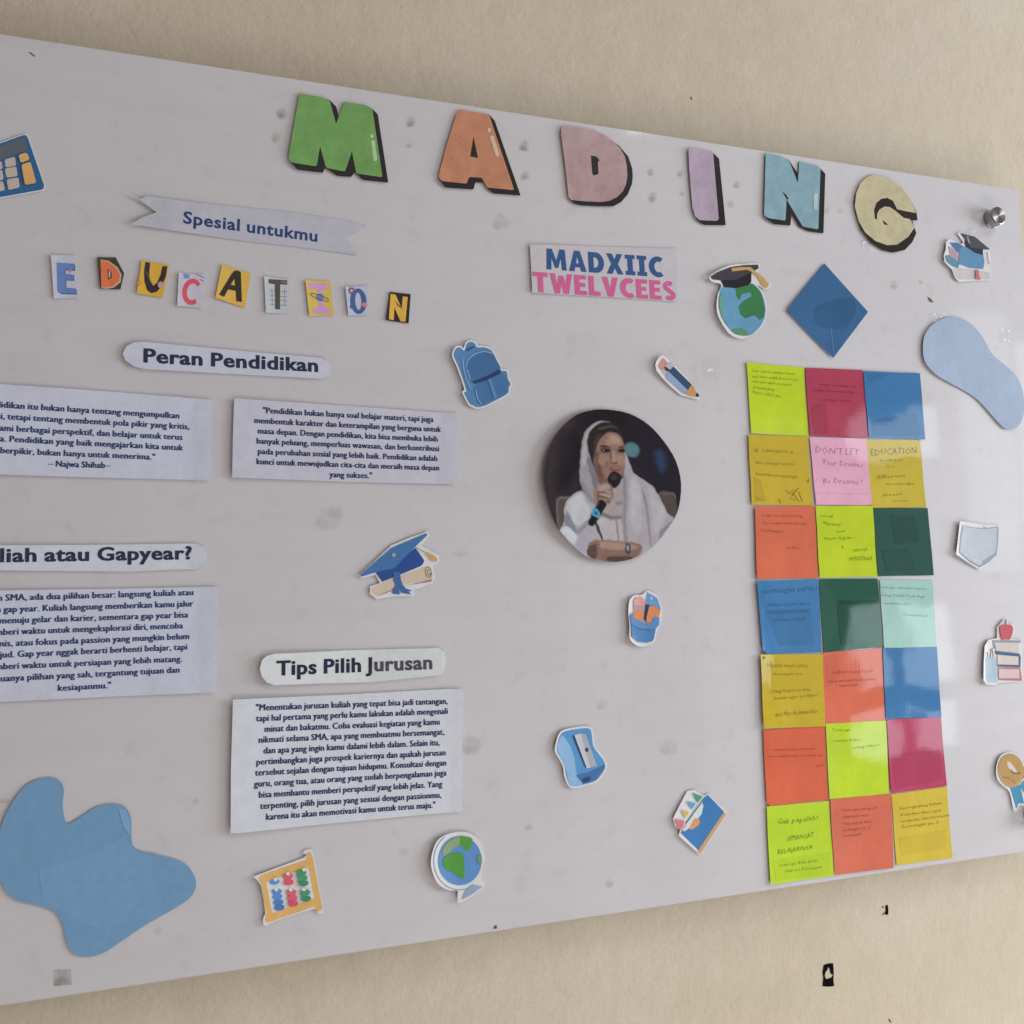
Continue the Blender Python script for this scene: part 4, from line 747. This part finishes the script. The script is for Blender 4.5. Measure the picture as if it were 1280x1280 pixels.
# ================================================================== round portrait photograph
z = lambda pts: Q(670, 500, .1641, pts)
circ = catmull([(530,75),(700,105),(850,190),(970,320),(1060,470),(1098,640),(1080,820),(1030,930),(920,1080),(780,1190),(600,1235),(430,1220),(300,1140),(150,980),(80,800),(45,620),(70,420),(160,240),(280,130),(400,85)], 3)
t = Thing('round_portrait', 'round photo print of a seated person in a pale headscarf speaking into a microphone', 'photo print', z(circ), (2.0, 7.0, .4, 0, 1.4), mat=M_PHOTO)
rngp = np.random.RandomState(4)
SH = [  # colour, blur, outline in crop pixels
 ((38,34,46), 90, [(700,100),(1100,100),(1150,800),(700,720)]), ((52,42,50), 90, [(60,250),(300,100),(320,700),(60,900)]), ((30,27,34), 60, [(150,700),(330,520),(330,250),(170,300)]),
 ((92,132,148), 14, [(672,350),(720,325),(765,350),(782,395),(745,438),(700,430),(675,395)]), ((52,72,108), 40, [(905,400),(960,400),(975,480),(955,550),(925,510)]),
 ((86,76,78), 8, [(140,755),(250,745),(300,760),(260,980),(170,1040),(148,960)]), ((112,100,100), 5, [(140,755),(250,745),(250,760),(152,772),(160,960),(150,960)]),
 ((88,78,76), 8, [(925,712),(1030,706),(1055,740),(1070,880),(1040,930),(980,900)]), ((104,94,90), 5, [(925,712),(1035,706),(1055,745),(1040,740),(1020,722),(930,726)]),
 # garment
 ((176,172,184), 6, [(335,695),(240,750),(200,820),(205,920),(165,995),(200,1060),(330,1260),(800,1260),(930,1090),(1040,915),(990,860),(900,680),(830,620),(740,575),(660,600),(560,640),(430,760)]),
 ((196,196,206), 14, [(330,715),(250,760),(212,820),(222,900),(330,960),(400,870),(370,780)]), ((132,130,146), 12, [(215,850),(240,870),(300,1000),(290,1030),(225,980),(205,940)]),
 ((204,206,216), 10, [(170,992),(215,965),(280,1010),(300,1060),(270,1100),(200,1030)]), ((178,170,188), 14, [(330,980),(410,955),(430,1010),(380,1180),(300,1140)]), ((150,146,160), 10, [(295,1000),(345,950),(405,900),(380,960),(320,1020)]),
 ((190,182,192), 10, [(480,900),(650,900),(660,1070),(480,1065)]), ((146,138,146), 6, [(600,900),(612,900),(625,1070),(612,1070)]), ((70,62,70), 5, [(440,930),(460,935),(500,1060),(488,1068),(455,990)]),
 # scarf
 ((158,154,164), 7, [(520,165),(430,180),(365,250),(340,350),(325,480),(325,610),(360,700),(425,785),(440,700),(480,640),(440,540),(400,420),(385,330),(400,250),(450,195),(560,180)]),
 ((176,174,184), 10, [(500,168),(425,190),(372,260),(352,360),(340,480),(360,500),(375,400),(375,310),(400,235),(450,188)]), ((126,122,132), 8, [(395,430),(440,545),(470,640),(440,700),(415,600),(380,480)]), ((140,136,148), 12, [(335,620),(360,640),(430,780),(400,770),(350,700)]),
 # hair and face
 ((44,38,42), 8, [(450,195),(520,170),(600,190),(650,250),(672,330),(660,340),(600,260),(520,260),(470,330),(450,420),(440,520),(400,420),(385,320),(400,250)]),
 ((146,116,108), 9, [(545,252),(605,255),(650,300),(672,370),(675,430),(668,520),(640,600),(580,640),(520,632),(475,620),(445,530),(430,450),(450,360),(490,290)]),
 ((168,138,128), 22, [(550,270),(620,275),(650,330),(590,350),(530,345)]), ((170,136,122), 16, [(600,430),(660,430),(655,490),(615,500)]), ((108,82,78), 18, [(440,420),(470,400),(490,520),(520,620),(480,620),(445,520)]), ((120,92,86), 12, [(470,590),(540,610),(540,645),(480,635)]),
 ((172,140,128), 10, [(570,400),(592,400),(600,470),(575,478)]), ((112,80,76), 6, [(560,468),(590,476),(612,470),(606,490),(575,486)]),
 ((62,46,46), 5, [(485,352),(540,350),(562,366),(540,362),(490,366)]), ((62,46,46), 5, [(618,362),(650,352),(668,358),(640,366)]), ((80,58,56), 8, [(485,375),(530,366),(562,378),(560,402),(500,404)]), ((80,58,56), 8, [(615,378),(650,368),(672,378),(668,402),(625,400)]),
 ((30,24,28), 3, [(505,384),(525,376),(550,384),(545,396),(515,398)]), ((30,24,28), 3, [(630,384),(650,378),(668,384),(662,396),(638,396)]), ((156,140,138), 2, [(508,386),(518,382),(516,394),(510,394)]),
 ((150,112,104), 12, [(530,505),(590,498),(650,505),(650,550),(600,565),(540,555)]), ((136,92,88), 6, [(545,518),(580,512),(600,516),(632,512),(640,530),(600,548),(565,545)]), ((104,68,68), 4, [(552,524),(600,524),(634,522),(600,532)]), ((176,150,140), 3, [(572,521),(625,519),(600,527)]),
 ((160,130,120), 16, [(470,430),(520,425),(540,460),(510,500),(470,480)]), ((122,92,86), 8, [(530,480),(540,478),(528,520),(518,512)]), ((116,88,82), 8, [(560,400),(572,398),(566,450),(556,460)]), ((182,152,140), 10, [(560,280),(610,284),(630,320),(580,330)]),
 ((70,54,54), 8, [(440,300),(470,260),(500,255),(470,310),(450,380),(438,440),(428,400)]), ((84,68,64), 5, [(470,215),(560,195),(620,215),(560,212),(480,232)]),
 # right side of the scarf
 ((178,170,182), 6, [(672,400),(690,440),(740,560),(830,640),(880,800),(880,1100),(780,1190),(690,1180),(660,1080),(650,900),(655,640),(668,520)]), ((150,142,154), 12, [(655,640),(675,560),(690,700),(680,900),(690,1100),(662,1080),(652,860)]), ((192,186,196), 18, [(720,600),(780,640),(800,800),(790,1000),(730,1000),(710,800)]),
 ((148,142,154), 8, [(800,700),(815,700),(850,850),(868,1090),(855,1090),(835,870)]), ((188,184,194), 16, [(850,660),(920,740),(985,880),(960,960),(890,1000),(870,820)]), ((140,136,148), 8, [(1020,930),(1040,920),(960,1020),(930,1060),(940,1000)]),
 ((172,160,166), 8, [(590,660),(650,640),(650,880),(560,870),(500,840),(540,760)]), ((142,128,134), 8, [(600,780),(650,770),(650,790),(610,800)]), ((132,120,124), 10, [(490,850),(560,880),(645,885),(640,905),(560,912),(490,885)]),
 # arm at the bottom
 ((150,122,114), 6, [(380,1110),(410,1075),(450,1062),(470,1085),(440,1120),(400,1140)]), ((140,112,104), 8, [(400,1090),(470,1070),(600,1072),(780,1100),(790,1170),(720,1215),(600,1235),(470,1225),(380,1180)]), ((172,144,132), 14, [(480,1085),(600,1082),(760,1115),(740,1140),(560,1140),(490,1130)]), ((96,74,74), 8, [(385,1120),(440,1100),(455,1160),(440,1210),(385,1185)]), ((88,70,70), 8, [(540,1195),(700,1190),(720,1215),(600,1238),(540,1228)]),
 ((82,78,90), 3, [(670,1100),(700,1095),(715,1150),(700,1180),(672,1160)]), ((160,158,170), 2, [(678,1115),(692,1110),(700,1140),(688,1150)]),
  ((112,86,80), 4, [(405,1105),(470,1098),(470,1104),(408,1112)]), ((112,86,80), 4, [(400,1130),(462,1126),(462,1132),(402,1138)]), ((112,86,80), 4, [(404,1158),(460,1156),(458,1163),(406,1166)]),
 # microphone and hand
 ((30,28,34), 5, [(470,760),(530,770),(520,820),(440,950),(400,958),(390,930),(420,860)]), ((78,74,82), 4, [(455,790),(470,790),(415,880),(408,870)]),
 ((150,124,118), 6, [(430,700),(460,650),(530,632),(575,660),(585,720),(575,760),(545,800),(500,765),(460,770),(435,800),(428,760)]), ((176,152,144), 7, [(470,660),(530,645),(560,670),(520,690),(475,690)]),
 ((104,80,78), 3, [(468,695),(555,715),(555,722),(468,705)]), ((104,80,78), 3, [(470,730),(548,752),(545,760),(470,740)]), ((104,80,78), 3, [(458,715),(470,705),(466,760),(456,752)]), ((176,150,142), 4, [(530,690),(562,704),(560,718),(526,704)]), ((172,148,140), 4, [(490,712),(560,726),(555,745),(490,728)]), ((104,80,78), 3, [(520,770),(560,775),(545,785)]),
 ((88,156,196), 4, [(420,835),(440,822),(480,860),(472,900),(440,890),(412,868)]), ((52,100,150), 3, [(440,850),(462,858),(455,880),(438,872)]),
 ((34,31,36), 5, [(560,560),(600,545),(640,570),(645,620),(620,655),(590,672),(560,650),(538,605)]), ((58,54,60), 10, [(565,580),(600,565),(610,600),(575,610)]), ((110,104,110), 3, [(566,640),(580,680),(574,690),(562,650)]),
]
def photo(V):
    # board metres -> photo crop pixels (camera projection, done once so the print keeps its own picture)
    d = V[:, 0:1]*AX + V[:, 1:2]*AY - S*AN
    px = 640 + F*d[:, 0]/-d[:, 2]; py = 640 - F*d[:, 1]/-d[:, 2]
    X = np.stack([(px-670)/.1641, (py-500)/.1641], 1)
    X = X + 1.8*np.stack([np.sin(X[:, 1]*.021 + 1) + np.sin(X[:, 1]*.083), np.sin(X[:, 0]*.027) + np.sin(X[:, 0]*.071 + X[:, 1]*.03)], 1)
    C = np.tile(lin((34, 30, 36)), (len(V), 1))
    for c, b, P in SH:
        P = np.array(catmull(P, 3)); sd = dist(P, X) * np.where(inside(P, X), 1, -1)
        a = np.clip(.5 + sd/(b*1.9 + 2), 0, 1); a = a*a*(3-2*a)
        C = C*(1-a[:, None]) + lin(c)*a[:, None]
    for k in range(5):       # printed cloth texture
        q = rngp.uniform(-.06, .06, 2); C *= 1 + .018*np.sin(X @ q + k)[:, None]
    C = C * (1 + rngp.normal(0, .035, (len(V), 1)))*np.array([.72, .70, .69])
    return np.clip(C / lin(white_at(765)) * BOARD, .006, .86)
t.sheet('print', z(circ), photo, .0003, step=.0008, mat=M_PHOTO)

for o in bpy.data.objects:
    if o.type == 'MESH' and len(o.data.polygons) > 40 and o.name.split('.')[0] in ('print',): pass
print('objects', len(bpy.data.objects), 'tris', sum(sum(len(p.vertices)-2 for p in o.data.polygons) for o in bpy.data.objects if o.type == 'MESH'))
